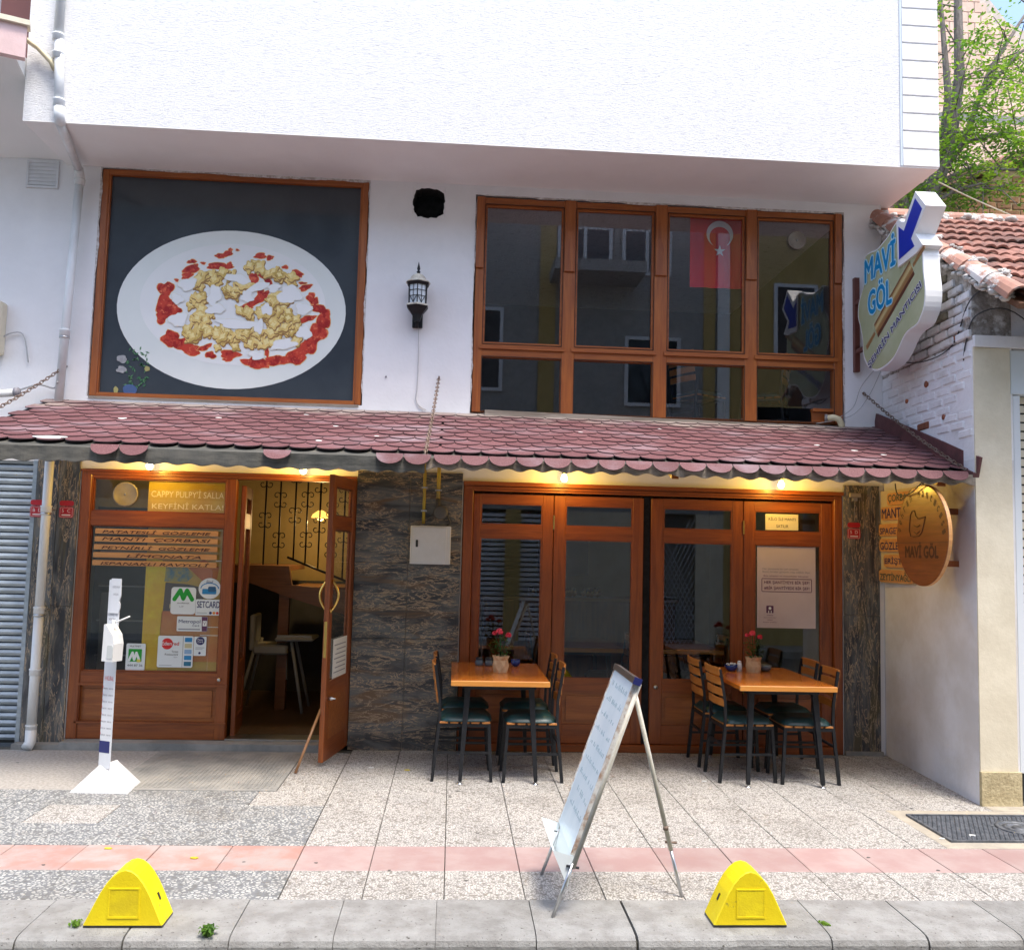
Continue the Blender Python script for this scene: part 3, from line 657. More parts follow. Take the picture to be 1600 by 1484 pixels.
shmesh = MB().prism(P[::-1], -.0065, .0015, 'xy', 0, 1).mesh('shingle', [shm, edgem])
PD = [(.0940, .012), (-.0940, .012)]
for k in range(0, 11):
    a = math.pi+math.pi*k/10; PD.append((.0940*math.cos(a), .078*math.sin(a)))
droop = MB().prism(PD[::-1], -.0045, .0015, 'xy', 0, 1).mesh('shingle', [shm, edgem])
def awning(label, x0, x1, rows, fascia):
    A = thing('awning', label, 'awning', (0, 0, 0))
    d = MB(); d.M = AM; d.box(x0, x1, -SLEN, 0, -.03, -.012); d.build('deck', wfascia, A)
    n = int((x1-x0)/.193)+1
    for r in range(rows):
        yv = -(.10+r*.1385)
        if yv-.085 < -SLEN-.02: break
        for i in range(n+1):
            x = x0+.0965+i*.193+(.0965 if r % 2 else 0)
            if x+.07 > x1+.1 or x-.02 > x1: continue
            if fascia == 'left' and r == rows-1 and not (i in (1, 5, 6, 7, 8, 13, 14, 15, 16)): continue
            q = AM @ Matrix.Translation((x, yv+rnd.uniform(-.006, .006), .012)) @ Matrix.Rotation(rnd.uniform(-.02, .02), 4, 'Z') @ Matrix.Rotation(-math.radians(3.2+rnd.uniform(-.5, 1.2)), 4, 'X')
            o = link('shingle', shmesh, A); o.matrix_local = q
    for i in range(n):                                             # eave row sagging over the edge
        if fascia == 'left' and not (i in (0, 5, 6, 11, 15, 16)): continue
        x = x0+.0965+i*.193+.05
        if x+.05 > x1: continue
        q = AM @ Matrix.Translation((x, -SLEN-.012, .012)) @ Matrix.Rotation(rnd.uniform(-.03, .03), 4, 'Z') @ Matrix.Rotation(math.radians(34+rnd.uniform(-6, 6)), 4, 'X')
        o = link('shingle', droop, A); o.matrix_local = q
    return A
AL = awning('maroon scalloped shingle awning over the entrance with dark fascia board', -3.5, -.215, 12, 'left')
AR = awning('maroon scalloped shingle awning with wavy sheet edge over the outdoor tables', -.205, 3.80, 13, 'right')
def wavy(x0, x1, y, z0, z1, th, m, nm, parent, amp=.010, per=.155, sag=0):
    n = int((x1-x0)/.02); b = MB(); vs = []
    for i in range(n+1):
        x = x0+(x1-x0)*i/n; z = z0+amp*math.sin(2*math.pi*x/per)+.004*math.sin(x*2.1); yy_ = .006*math.sin(2*math.pi*x/per)
        vs += [(x, y+yy_, z), (x, y+th+yy_, z), (x, y+th+yy_, z1), (x, y+yy_, z1)]
    fs = []
    for i in range(n):
        a = i*4; c = a+4
        for k in range(4): fs.append((a+k, c+k, c+(k+1) % 4, a+(k+1) % 4))
    b.add(vs, [f[::-1] for f in fs]); b.add(vs, [(0, 1, 2, 3), (n*4+3, n*4+2, n*4+1, n*4)])
    return b.build(nm, m, parent)
wavy(-3.5, -.215, -1.575, 2.235, 2.335, .025, wfascia, 'fascia_board', AL, .008, .17)
wavy(-.205, 3.80, -1.575, 2.262, 2.335, .020, wlip, 'corrugated_edge', AR, .011, .165)
for A, x0, x1 in ((AL, -3.5, -.215), (AR, -.205, 3.80)):
    c = MB(); n = int((x1-x0)/.04); vs = []
    for i in range(n+1):
        x = x0+(x1-x0)*i/n; dz = .012*math.sin(2*math.pi*x/.165)
        for yv in (-SLEN+.04, -.02): vs.append(AM @ Vector((x, yv, -.055+dz)))
    c.add(vs, [(2*i, 2*i+2, 2*i+3, 2*i+1) for i in range(n)]); c.build('corrugated_sheet', wlip, A)
ch = mat('white_patch', (.80, .78, .76), (.68, .64, .6), 20, rough=.9)
pp = blob(0, 0, .12, .035, 0, .25, 20)
q = MB(); q.M = AM @ Matrix.Translation((-2.83, -1.50, .016)); q.prism([(u, v) for u, v in pp], 0, .006, 'xy'); q.build('mortar_patch', ch, AL)
for (x, yv, s_) in ((-2.6, -.75, .02), (-1.25, -.35, .012), (-.95, -.78, .012), (-1.0, -1.32, .014), (-.6, -1.1, .01), (-1.9, -.6, .013), (2.88, -.9, .014), (3.12, -1.06, .016), (3.30, -1.18, .013), (1.0, -.7, .01), (1.7, -.45, .008)):
    q = MB(); q.M = AM @ Matrix.Translation((x, yv, .014)); q.prism(blob(0, 0, s_*1.8, s_, 0, .2, 10), 0, .003, 'xy'); q.build('dropping', ch, AL if x < -.2 else AR)
# rafters and flashing
MB().prism([(-1.50, 2.30), (-.06, 2.80), (-.06, 2.74), (-1.50, 2.245)], 1.55, 1.60, 'yz').build('rafter', wux, AR)
MB().prism([(-1.50, 2.32), (-.02, 2.80), (-.02, 2.68), (-1.50, 2.25)], 3.52, 3.58, 'yz').build('rafter', wux, AR)
fl = MB(); fl.M = AM
fl.box(3.765, 3.785, -SLEN-.02, .02, -.05, .13); fl.box(3.74, 3.765, -SLEN-.02, .02, -.02, .012); fl.build('flashing', maroon, AR)
def chain(p, q, parent, link_len=.044, r=.0042, sag=.03):
    p = Vector(p); q = Vector(q); d = q-p; n = int(d.length/link_len); b = MB()
    t = d.normalized(); s1 = t.cross(Vector((0, 0, 1))).normalized(); s2 = s1.cross(t)
    for i in range(n):
        c = p+d*((i+.5)/n)+Vector((0, 0, -sag*math.sin(math.pi*(i+.5)/n))); s_ = s1 if i % 2 else s2
        pts = [c+t*(.029*math.cos(a))+s_*(.0135*math.sin(a)) for a in [k*math.pi/4 for k in range(9)]]
        b.tube(pts, r, 4, cap=False)
    b.tube([p+Vector((0, .03, 0)), p, p+Vector((0, -.012, -.012))], .008, 6)
    return b.build('chain', rust, parent)
chain((-.168, -.01, 3.205), (-.215, -1.55, 2.365), AR); chain((-3.349, -.01, 3.18), (-3.55, -1.5, 2.36), AL); chain((3.655, -.01, 3.20), (3.73, -1.50, 2.38), AR)

# ------------------------------------------------------------------ bulbs under the awning
bulbm = mat('lit_bulb', (1, .80, .42), emit=9)
for i, (x, lab) in enumerate(((-2.55, 'lit bare bulb above the fixed shop window, leftmost of the awning lights'), (-1.28, 'lit bare bulb above the open entrance door'),
                              (.935, 'lit bare bulb above the left folding doors'), (2.84, 'lit bare bulb above the right folding doors'))):
    t = thing('light_bulb', lab, 'light bulb', (x, -.17, 2.335), 0, 'bare bulbs under the awning')
    MB().lathe([(.0001, -.034), (.016, -.030), (.027, -.014), (.028, .0), (.018, .024), (.013, .034)], (0, 0, 0), 12).build('bulb', bulbm, t)
    MB().lathe([(.017, .034), (.019, .07), (.012, .08)], (0, 0, 0), 10).tube([(0, 0, .08), (0, .02, .12), (0, .165, .13)], .006, 6).build('socket', ink, t)
    pl_ = bpy.data.lights.new('bulb_light', 'POINT'); pl_.energy = 4.5; pl_.color = (1, .58, .07); pl_.shadow_soft_size = .03
    po = bpy.data.objects.new('bulb_light', pl_); COL.objects.link(po); po.location = (0, -.045, -.01); po.parent = t

# ------------------------------------------------------------------ left neighbour
NL = thing('shuttered_shop', 'white neighbouring building with closed grey roller shutter beyond the drainpipe', 'shop')
MB().holes(-7.5, -3.342, 0, 5.1, .004, .3, [(-5.6, -3.53, 0, 2.36)]).build('wall', plaster, NL)
MB().box(-5.62, -3.53, .10, .12, 0, 2.38).build('shutter_backing', dk2, NL)
slm = MB().prism([(.04, 0), (.012, .006), (.0, .028), (.012, .050), (.04, .056)], -5.59, -3.56, 'yz').mesh('shutter_slat', galv)
for k in range(41): link('shutter_slat', slm, NL, (0, .03, .03+k*.0575))
MB().box(-3.562, -3.528, -.01, .10, 0, 2.36).build('shutter_rail', galv, NL)
for a, c in ((0, 1.15), (1.153, 2.37)): MB().bbox(-3.52, -3.342, -.022, .003, a, c, .001).build('marble_slab', marble_v, NL)
MB().box(-3.54, -3.16, -.12, -.023, -.012, .035).build('kerb_step', slabm, NL)
MB().prism([(.003, 4.995), (-1.02, 5.40), (-1.02, 5.47), (.003, 5.47)][::-1], -7.5, -3.47, 'yz').build('soffit', soffitm, NL)
MB().box(-7.5, -3.47, .1, .3, 5.471, 9).build('upper_wall', plaster, NL)
MB().box(-4.9, -3.75, .06, .0995, 5.9, 6.9).build('upper_window', brownm, NL)
for nm, m_, q_ in (('balcony_wall', pink, (-3.6, 0, -.06, 0, 0, .25)), ('balcony_coping', creampl, (-3.6, .02, -.09, .02, .2505, .29))):
    o = MB().box(*q_).build(nm, m_, NL, loc=(-3.40, -.965, 5.36)); o.rotation_euler.z = math.radians(22)
for k in range(9):
    o = MB().box(-.2-k*.2, -.185-k*.2, -.045, -.03, .29, .95).build('baluster', greyink, NL, loc=(-3.40, -.965, 5.36)); o.rotation_euler.z = math.radians(22)
o = MB().box(-1.9, -.1, -.05, -.025, .951, .98).build('balcony_rail', greyink, NL, loc=(-3.40, -.965, 5.36)); o.rotation_euler.z = math.radians(22)
v = thing('vent_grille', 'small white louvred vent high on the wall left of the drainpipe', 'vent', (-3.79, .0, 4.735))
MB().box(0, .27, -.012, .003, 0, .018).box(0, .27, -.012, .003, .225, .243).box(0, .018, -.012, .003, .018, .225).box(.252, .27, -.012, .003, .018, .225).box(.018, .252, -.003, .0, .018, .225).build('frame', whitemetal, v)
for k in range(6): MB().prism([(-.003, 0), (-.011, 0), (-.004, .026), (-.003, .026)], .018, .252, 'yz').build('louvre', whitemetal, v, loc=(0, 0, .026+k*.033))
# drainpipe
D = thing('drainpipe', 'white plastic drainpipe stepping down from the overhang to the pavement', 'drainpipe')
r_ = .036
MB().tube([(-3.21, -.87, 9), (-3.21, -.87, 5.6)], r_, 14).tube([(-3.20, -.87, 5.6), (-3.165, -.87, 5.05)], r_, 14).build('upper_pipe', whitepvc, D)
MB().tube([(-3.165, -.87, 5.06), (-3.165, -.86, 4.99), (-3.17, -.82, 4.94)], r_*1.12, 14).tube([(-3.17, -.82, 4.94), (-3.30, -.14, 4.87)], r_*.95, 14).tube([(-3.30, -.14, 4.87), (-3.305, -.10, 4.84), (-3.305, -.085, 4.78)], r_*1.12, 14).build('bend', whitepvc, D)
MB().tube([(-3.305, -.085, 4.80), (-3.36, -.085, 2.86)], r_, 14).build('middle_pipe', whitepvc, D)
MB().tube([(-3.37, -.15, 2.62), (-3.375, -.15, 1.1)], r_, 14).tube([(-3.375, -.15, 1.1), (-3.375, -.15, .14)], r_*1.05, 14).build('lower_pipe', whitepvc, D)
MB().tube([(-3.375, -.15, .16), (-3.375, -.15, .06), (-3.385, -.19, .02)], r_*1.2, 14).build('pipe_shoe', whitepvc, D)
for (x, y, z) in ((-3.209, -.87, 5.62), (-3.2, -.87, 5.47), (-3.17, -.87, 5.09), (-3.306, -.085, 4.77), (-3.373, -.15, 1.95), (-3.375, -.15, 1.12), (-3.375, -.15, .62), (-3.375, -.15, .17), (-3.345, -.085, 3.45)):
    MB().lathe([(r_, -.028), (r_*1.16, -.026), (r_*1.16, .014), (r_*1.26, .018), (r_*1.26, .028), (r_, .03)], (x, y, z), 14).build('collar', whitepvc, D)
for z in (1.95, 1.12, 3.45): MB().tube([(-3.36, -.12 if z < 2.5 else -.06, z), (-3.36, .02, z)], .006, 6).lathe([(.043, -.008), (.043, .008)], (-3.374 if z < 2.5 else -3.345, -.15 if z < 2.5 else -.085, z-.04), 14).build('bracket', steel, D)
MB().tube([(-3.7, -1.0, 5.62), (-3.50, -.93, 5.60), (-3.36, -.87, 5.53), (-3.25, -.87, 5.42), (-3.22, -.87, 5.36)], .021, 10).build('branch_pipe', mat('yellowed_pvc', (.6, .52, .33), rough=.5), D)
t = thing('outlet_pipe', 'short grey plastic pipe poking over the left end of the awning', 'pipe', (-3.62, -.3, 2.86))
MB().tube([(-.5, 0, -.02), (0, 0, .03)], .032, 12).build('pipe', whitepvc, t); MB().tube([(0, 0, .03), (.035, 0, .034)], .040, 12).build('pipe_end', greyink, t)
t = thing('junction_box', 'cream cable box on the left edge of the wall above the awning', 'junction box', (-3.93, .0, 3.25))
MB().bbox(-.1, .06, -.11, .003, 0, .45, .012).build('box', creampl, t); MB().bbox(-.105, .065, -.125, -.111, .30, .36, .004).build('lid_clip', creampl, t)
def cable(pts, r, m, label, name='cable'):
    # catmull smoothing
    P_ = [Vector(p) for p in pts]; Q = []
    for i in range(len(P_)-1):
        p0 = P_[max(i-1, 0)]; p1 = P_[i]; p2 = P_[i+1]; p3 = P_[min(i+2, len(P_)-1)]
        for k in range(6):
            u = k/6; Q.append(.5*((2*p1)+(p2-p0)*u+(2*p0-5*p1+4*p2-p3)*u*u+(3*p1-p0-3*p2+p3)*u**3))
    Q.append(P_[-1]); return tag(MB().tube(Q, r, 6).build(name, m), label, 'cable')
gcab = flat('grey_cable', (.42, .42, .42)); bcab = flat('black_cable', (.04, .04, .045))
cable([(-3.95, -.05, 3.3), (-3.86, -.03, 3.42), (-3.72, -.02, 3.44), (-3.66, -.02, 3.2)], .006, gcab, 'grey cable looping out of the cream junction box at the left')
cable([(-4.2, -.08, 2.97), (-3.8, -.07, 2.93), (-3.55, -.07, 3.0), (-3.42, -.05, 2.98), (-3.36, -.13, 3.02)], .008, gcab, 'tangled grey cable beside the drainpipe above the left end of the awning')

# ------------------------------------------------------------------ lantern
Lt = thing('wall_lantern', 'black hexagonal wall lantern with white dome between the two upper windows', 'lantern', (-.372, -.13, 3.66))
hexp = lambda r, z, n=6: [(r*math.cos(math.pi/6+i*math.pi/3), r*math.sin(math.pi/6+i*math.pi/3), z) for i in range(n)]
def hexl(b, prof, mi=0):
    for (r0, z0), (r1, z1) in zip(prof, prof[1:]):
        b.add(hexp(r0, z0)+hexp(r1, z1), [(i, (i+1) % 6, 6+(i+1) % 6, 6+i) for i in range(6)], mi)
    b.add(hexp(prof[0][0], prof[0][1]), [(5, 4, 3, 2, 1, 0)], mi); b.add(hexp(prof[-1][0], prof[-1][1]), [(0, 1, 2, 3, 4, 5)], mi)
    return b
hexl(MB(), [(.03, .0), (.035, .02), (.05, .06), (.095, .115), (.105, .13)]).build('base_bowl', blackm, Lt)
wrim = mat('lantern_white', (.72, .68, .58), (.5, .46, .38), 30, rough=.6, coord='Object')
hexl(MB(), [(.105, .131), (.105, .142), (.088, .150)]).build('lower_rim', wrim, Lt)
fb = MB()
for i in range(6):
    p = Vector(hexp(.083, 0)[i]); q = Vector(hexp(.083, 0)[(i+1) % 6])
    fb.tube([p+Vector((0, 0, .15)), p*1.04+Vector((0, 0, .315))], .0065, 4)
    for t_ in (.5,): a = p.lerp(q, t_); fb.tube([a+Vector((0, 0, .15)), a*1.04+Vector((0, 0, .315))], .003, 4)
    for z in (.215, .265): fb.tube([p+Vector((0, 0, z)), q+Vector((0, 0, z))], .003, 4)
    m_ = p.lerp(q, .5)+Vector((0, 0, .155))
    for k in (-1, 1): fb.tube([m_, p.lerp(q, .5+k*.36)+Vector((0, 0, .21))], .0028, 4)
fb.build('cage', blackm, Lt)
hexl(MB(), [(.076, .15), (.079, .315)]).build('glass', mat('frosted_glass', (.62, .66, .70), rough=.15), Lt)
hexl(MB(), [(.098, .316), (.108, .330), (.108, .338)]).build('upper_band', blackm, Lt)
MB().lathe([(.108, .3385), (.100, .352), (.075, .358), (.066, .385), (.045, .41), (.018, .422), (.010, .424)], n=18).build('dome', wrim, Lt)
MB().lathe([(.008, .424), (.018, .44), (.008, .45), (.014, .468), (.009, .49), (.0005, .53)], n=10).build('finial', blackm, Lt)
MB().bbox(-.045, .045, .09, .129, -.03, .15, .006).tube([(0, .1, -.02), (0, .04, -.035), (0, .01, .01)], .014, 8).tube([(0, .1, .10), (0, .07, .05), (0, .05, .03)], .012, 8).build('wall_bracket', blackm, Lt)
cable([(-.36, -.02, 3.63), (-.352, -.012, 3.4), (-.356, -.012, 3.12), (-.362, -.012, 3.0), (-.33, -.012, 2.94), (-.27, -.012, 2.91)], .005, flat('cable_white', (.55, .53, .52)), 'thin pale cable running down the wall from the lantern')
nl = tag(MB().lathe([(.004, 0), (.009, -.012), (.0001, -.016)], (-.63, 0, 3.19), 8, axis='y').build('wall_plug', greyink), 'small screw plug in the wall left of the centre chain', 'screw')

# ------------------------------------------------------------------ electric box, gas pipes
Eb = thing('meter_box', 'white metal meter box on the dark marble between the doors', 'meter box', (-.193, -.023, 1.735))
MB().bbox(-.172, .172, -.095, -.001, -.165, .162, .006).build('case', whitemetal, Eb)
MB().bbox(-.155, .135, -.103, -.096, -.150, .148, .004).build('door', whitemetal, Eb)
MB().bbox(-.125, -.105, -.112, -.1035, -.02, .04, .003).build('latch', ink, Eb)
Gp = thing('gas_pipes', 'two yellow gas pipes with a regulator above the meter box', 'gas pipe')
yp = mat('faded_yellow_pipe', (.42, .30, .03), (.25, .19, .06), 8, rough=.6)
MB().tube([(-.26, -.06, 2.62), (-.26, -.06, 1.915)], .014, 10).build('pipe', yp, Gp); MB().tube([(-.14, -.06, 2.62), (-.14, -.06, 2.13)], .017, 10).build('pipe', yp, Gp)
MB().tube([(-.14, -.06, 2.13), (-.14, -.07, 2.07), (-.12, -.07, 2.04)], .02, 8).lathe([(.045, -.03), (.062, -.024), (.062, .008), (.045, .014)], (-.115, -.07, 2.015), 14, axis='y').tube([(-.17, -.065, 1.99), (-.23, -.06, 1.95)], .010, 6).tube([(-.06, -.06, 1.99), (-.03, -.05, 1.93), (-.06, -.04, 1.90)], .009, 6).build('regulator', flat('grey_regulator', (.09, .085, .08)), Gp)
for z in (2.22, 2.02): MB().box(-.285, -.235, -.078, -.022, z, z+.012).build('clamp', steel, Gp)
MB().box(-.17, -.11, -.08, -.022, 2.20, 2.212).build('clamp', steel, Gp)

# ------------------------------------------------------------------ address plates
redp = flat('plate_red', (.42, .008, .02), .35); plw = flat('plate_white', (.7, .6, .6), .4)
for x, z, tx, lab in ((-3.50, 2.03, 'B  D', 'red house number plate half hidden behind the drainpipe'), (-3.262, 2.03, '5  C', 'red house number plate on the marble pillar right of the drainpipe'),
                      (3.555, 2.028, '5  D', 'red house number plate on the marble pillar at the right')):
    t = thing('number_plate', lab, 'house number', (x, -.0225, z), 0, 'red house number plates')
    MB().prism(rrect(-.058, .058, -.045, 0, .018), -.004, 0).build('top_plate', redp, t)
    MB().prism(rrect(-.058, .058, -.145, -.052, .016), -.004, 0).build('bottom_plate', redp, t)
    text(tx, -.036, -.0048, -.10, .07, .028, plw, t)
    r2 = MB()
    for q in ((-.050, .050, -.138, -.136), (-.050, .050, -.061, -.059), (-.051, -.049, -.136, -.061), (.049, .051, -.136, -.061)): r2.box(q[0], q[1], -.0048, -.0042, q[2], q[3])
    r2.build('border', plw, t); MB().box(-.036, .036, -.0048, -.0042, -.127, -.116).build('printed_line', plw, t)
t = thing('doorbell_sensor', 'small beige sensor fixed at the top of the right marble pillar', 'sensor', (3.56, -.023, 2.27))
MB().bbox(-.05, .05, -.03, 0, -.02, .02, .004).build('body', wgrey, t); MB().box(-.02, .02, -.022, 0, -.05, -.021).tube([(0, -.01, -.05), (0, -.004, -.18)], .003, 5).build('lead', greyink, t)

# ------------------------------------------------------------------ things on the shop window
SW = thing('hanging_menu', 'five orange wooden slats with dish names hung across the left shop window', 'menu board', (0, 0, 0))
for k, tx in enumerate(('PATATESLİ  GÖZLEME', 'MANTI  ÇORBASI', 'PEYNİRLİ  GÖZLEME', 'LİMONATA', 'ISPANAKLI RAVYOLİ')):
    z = 1.760-k*.0665; s_ = MB().bbox(-3.02-.002*k, -2.0, -.012, -.001, z, z+.044, .002).build('slat', wlight, SW)
    wd = .62 if k == 3 else .90
    text(tx, -2.96 if k != 3 else -2.75, -.0135, z+.006, wd, .032, brownink, s_, shear=.25, off=.05)
py = MB().box(-2.615, -1.962, .041, .043, 1.953, 2.232)
PY = tag(py.build('window_poster', yprint), 'mustard yellow advert behind the small top pane of the shop window', 'poster')
text('CAPPY PULPY\'İ SALLA', -2.59, .0395, 2.085, .61, .07, goldink, PY, off=-.01); text('KEYFİNİ KATLA!', -2.58, .0395, 1.985, .60, .06, goldink, PY, off=-.01)
PB = thing('drink_poster', 'large yellow and orange drink poster filling the right of the shop window', 'poster')
bx = MB().box(-2.60, -1.957, .0415, .0435, .613, 1.83); bx.build('sheet', mat('ochre_print', (.52, .33, .05), (.60, .34, .08), 3, rough=.35), PB)
bm_ = mat('bright_yellow_print', (.80, .60, .03), (.72, .42, .02), 5, rough=.35)
MB().prism([(-2.60, .613), (-2.46, .613), (-2.45, 1.0), (-2.42, 1.45), (-2.47, 1.55), (-2.60, 1.58)][::-1], .0400, .0410).build('yellow_strip_print', bm_, PB)
MB().prism([(-2.46, .70), (-1.96, .70), (-1.96, 1.12), (-2.45, 1.12)][::-1], .0400, .0410).build('orange_print', mat('rust_print', (.55, .15, .04), (.60, .24, .06), 3, rough=.35), PB)
MB().prism([(-2.44, 1.12), (-2.12, 1.12), (-2.10, 1.32), (-2.25, 1.35), (-2.43, 1.36)][::-1], .0390, .0398).build('dark_print', flat('dark_print', (.07, .05, .05)), PB)
MB().prism([(-2.44, 1.37), (-2.25, 1.37), (-2.20, 1.42), (-2.28, 1.52), (-2.43, 1.54)][::-1], .0385, .0392).build('blue_print', mat('blue_green_print', (.05, .15, .22), (.30, .25, .08), 22, rough=.35), PB)
MB().prism([(-2.26, 1.50), (-2.10, 1.36), (-2.0, 1.40), (-1.99, 1.50), (-2.12, 1.56)][::-1], .0385, .0392).build('fruit_print', flat('fruit_print', (.40, .10, .02)), PB)
text('PU', -2.385, .0375, 1.145, .05, .035, goldink, PB)
for z, x0 in ((1.55, -2.02), (.99, -2.08), (.92, -2.12)): MB().box(x0, -1.965, .0375, .0384, z, z+.005).build('tape', white, PB)
def sticker(label, x0, x1, z0, z1, r=.014, m=white):
    t = thing('sticker', label, 'sticker', (0, 0, 0)); MB().prism(rrect(x0, x1, z0, z1, r), .0295, .0310).build('card', flat('card_white', (.72, .76, .76), .3), t); return t
# card stickers
def poly(t, pts, m, nm='print', y=.0285): return MB().prism(pts, y, y+.0006).build(nm, m, t)
s1 = sticker('white rounded card sticker with large green letter M', -2.375, -2.168, 1.097, 1.325, .025)
def bigM(t, x0, x1, z0, z1, m, y=.0285):
    w = x1-x0; h = z1-z0
    for (a, b_) in (((.08, .08), (.34, .92)), ((.34, .92), (.5, .15)), ((.5, .15), (.66, .92)), ((.66, .92), (.92, .08))):
        p0 = Vector((x0+a[0]*w, z0+a[1]*h)); p1 = Vector((x0+b_[0]*w, z0+b_[1]*h)); 
        P = []; d = (p1-p0).normalized(); nn = Vector((-d.y, d.x))*w*.10
        a0 = math.atan2(nn.y, nn.x)
        for k in range(7): an = a0+math.pi*k/6; P.append((p0.x+w*.10*math.cos(an), p0.y+w*.10*math.sin(an)))
        for k in range(7): an = a0+math.pi+math.pi*k/6; P.append((p1.x+w*.10*math.cos(an), p1.y+w*.10*math.sin(an)))
        poly(t, P, m, 'letter_stroke', y); y -= .00008
bigM(s1, -2.36, -2.185, 1.215, 1.305, green)
text('multinet', -2.32, .028, 1.185, .10, .014, ink, s1); text('UP', -2.30, .028, 1.155, .035, .012, greyink, s1)
s2 = thing('sticker', 'round white sticker with a blue picture in the shop window', 'sticker'); MB().prism(ell(-2.057, 1.318, .093, .088, 28), .0295, .031).build('card', flat('card_white2', (.74, .77, .77), .3), s2)
poly(s2, rrect(-2.118, -2.0, 1.27, 1.315, .008), blue); poly(s2, rrect(-2.07, -2.005, 1.29, 1.335, .01), flat('deep_blue', (.02, .10, .22)), 'print', .028); text('Sind', -2.09, .0285, 1.365, .06, .022, navy, s2, shear=.3)
arc = [(-2.057+.078*math.cos(a), 1.318+.05*math.sin(a)) for a in [i*math.pi/10 for i in range(11)]]; arc += [(-2.057+.070*math.cos(a), 1.318+.042*math.sin(a)) for a in [math.pi-i*math.pi/10 for i in range(11)]]
poly(s2, arc, blue)
s3 = sticker('white card sticker with bold navy letters over three coloured dots', -2.166, -1.955, 1.092, 1.226, .006)
text('SETCARD', -2.155, .028, 1.155, .19, .055, navy, s3, off=.03)
for k, m in enumerate((navy, orange, red)): poly(s3, ell(-2.04+k*.028, 1.112, .012, .012, 12), m)
MB().box(-2.155, -2.07, .028, .0286, 1.11, 1.114).build('printed_line', greyink, s3)
s4 = sticker('white card sticker with a purple end strip and small V logo', -2.315, -2.06, .955, 1.08, .008)
text('Metropol', -2.30, .028, 1.015, .18, .038, navy, s4, off=.01); text('Card', -2.185, .028, .995, .055, .018, navy, s4)
poly(s4, [(-2.105, .957), (-2.062, .957), (-2.062, 1.078), (-2.11, 1.078)], purple); poly(s4, rrect(-2.10, -2.066, 1.0, 1.045, .003), white, 'print', .0275); text('V', -2.094, .027, 1.008, .02, .03, purple, s4)
MB().box(-2.30, -2.12, .028, .0286, .968, .976).build('printed_line', greyink, s4)
s5 = sticker('largest white card sticker with red disc and column of tiny card logos', -2.462, -2.168, .652, .915, .014)
poly(s5, ell(-2.385, .848, .047, .047, 24), red); text('Eden', -2.43, .027, .835, .083, .03, white, s5, off=.02); text('red', -2.343, .027, .835, .055, .03, red, s5, off=.02)
text('Ticket', -2.345, .028, .775, .055, .017, ink, s5); text('Restaurant', -2.40, .028, .752, .11, .016, ink, s5); text('Kart', -2.325, .028, .733, .03, .010, greyink, s5)
MB().box(-2.445, -2.34, .028, .0286, .668, .671).build('printed_line', greyink, s5)
MB().box(-2.255, -2.252, .0275, .0286, .655, .912).build('divider', greyink, s5)
for k, m in enumerate((blue, flat('card_gold', (.55, .5, .3)), flat('card_blue', (.25, .4, .6)), blue, flat('card_navy', (.02, .15, .25)))): poly(s5, rrect(-2.24, -2.18, .865-k*.05, .902-k*.05, .004), m)
s6 = sticker('narrow white card sticker with round navy badge beside the red disc card', -2.164, -2.062, .752, .912, .005)
poly(s6, ell(-2.112, .876, .036, .034, 20), navy); text('Pass', -2.134, .0275, .880, .044, .014, white, s6); text('Card', -2.134, .0275, .862, .044, .014, white, s6)
poly(s6, ell(-2.114, .775, .010, .010, 12), navy); MB().box(-2.15, -2.075, .028, .0286, .818, .822).box(-2.15, -2.09, .028, .0286, .805, .808).build('printed_line', greyink, s6)
s7 = sticker('white card sticker with green square and phone number low in the shop window', -2.72, -2.562, .622, .845, .012)
poly(s7, rrect(-2.70, -2.59, .695, .80, .006), green); bigM(s7, -2.70, -2.60, .70, .775, white, .0275); poly(s7, rrect(-2.628, -2.598, .69, .715, .003), flat('chip_yellow', (.7, .6, .1)), 'print', .0265)
text('MULTINET', -2.69, .0285, .815, .09, .014, ink, s7); text('444 87 36', -2.705, .0285, .655, .125, .018, ink, s7, off=.02)
t = thing('round_vent', 'round grey ventilator in the top left pane of the shop window', 'ventilator', (-2.80, .030, 2.10)); 
fan = mat('vent_plastic', (.20, .17, .14), (.25, .22, .18), 9, rough=.5)
MB().lathe([(.105, 0), (.105, -.015), (.095, -.018), (.09, -.010), (.0001, -.012)], n=32, axis='y').build('disc', fan, t); MB().lathe([(.008, -.012), (.006, -.02), (.0001, -.021)], n=10, axis='y').build('hub', steel, t)
t = thing('round_vent', 'round grey ventilator high in the rightmost upstairs window', 'ventilator', (3.06, .040, 4.60)); 
MB().lathe([(.085, 0), (.085, -.015), (.077, -.018), (.072, -.010), (.0001, -.012)], n=32, axis='y').build('disc', fan, t); MB().lathe([(.008, -.012), (.006, -.02), (.0001, -.021)], n=10, axis='y').build('hub', steel, t)

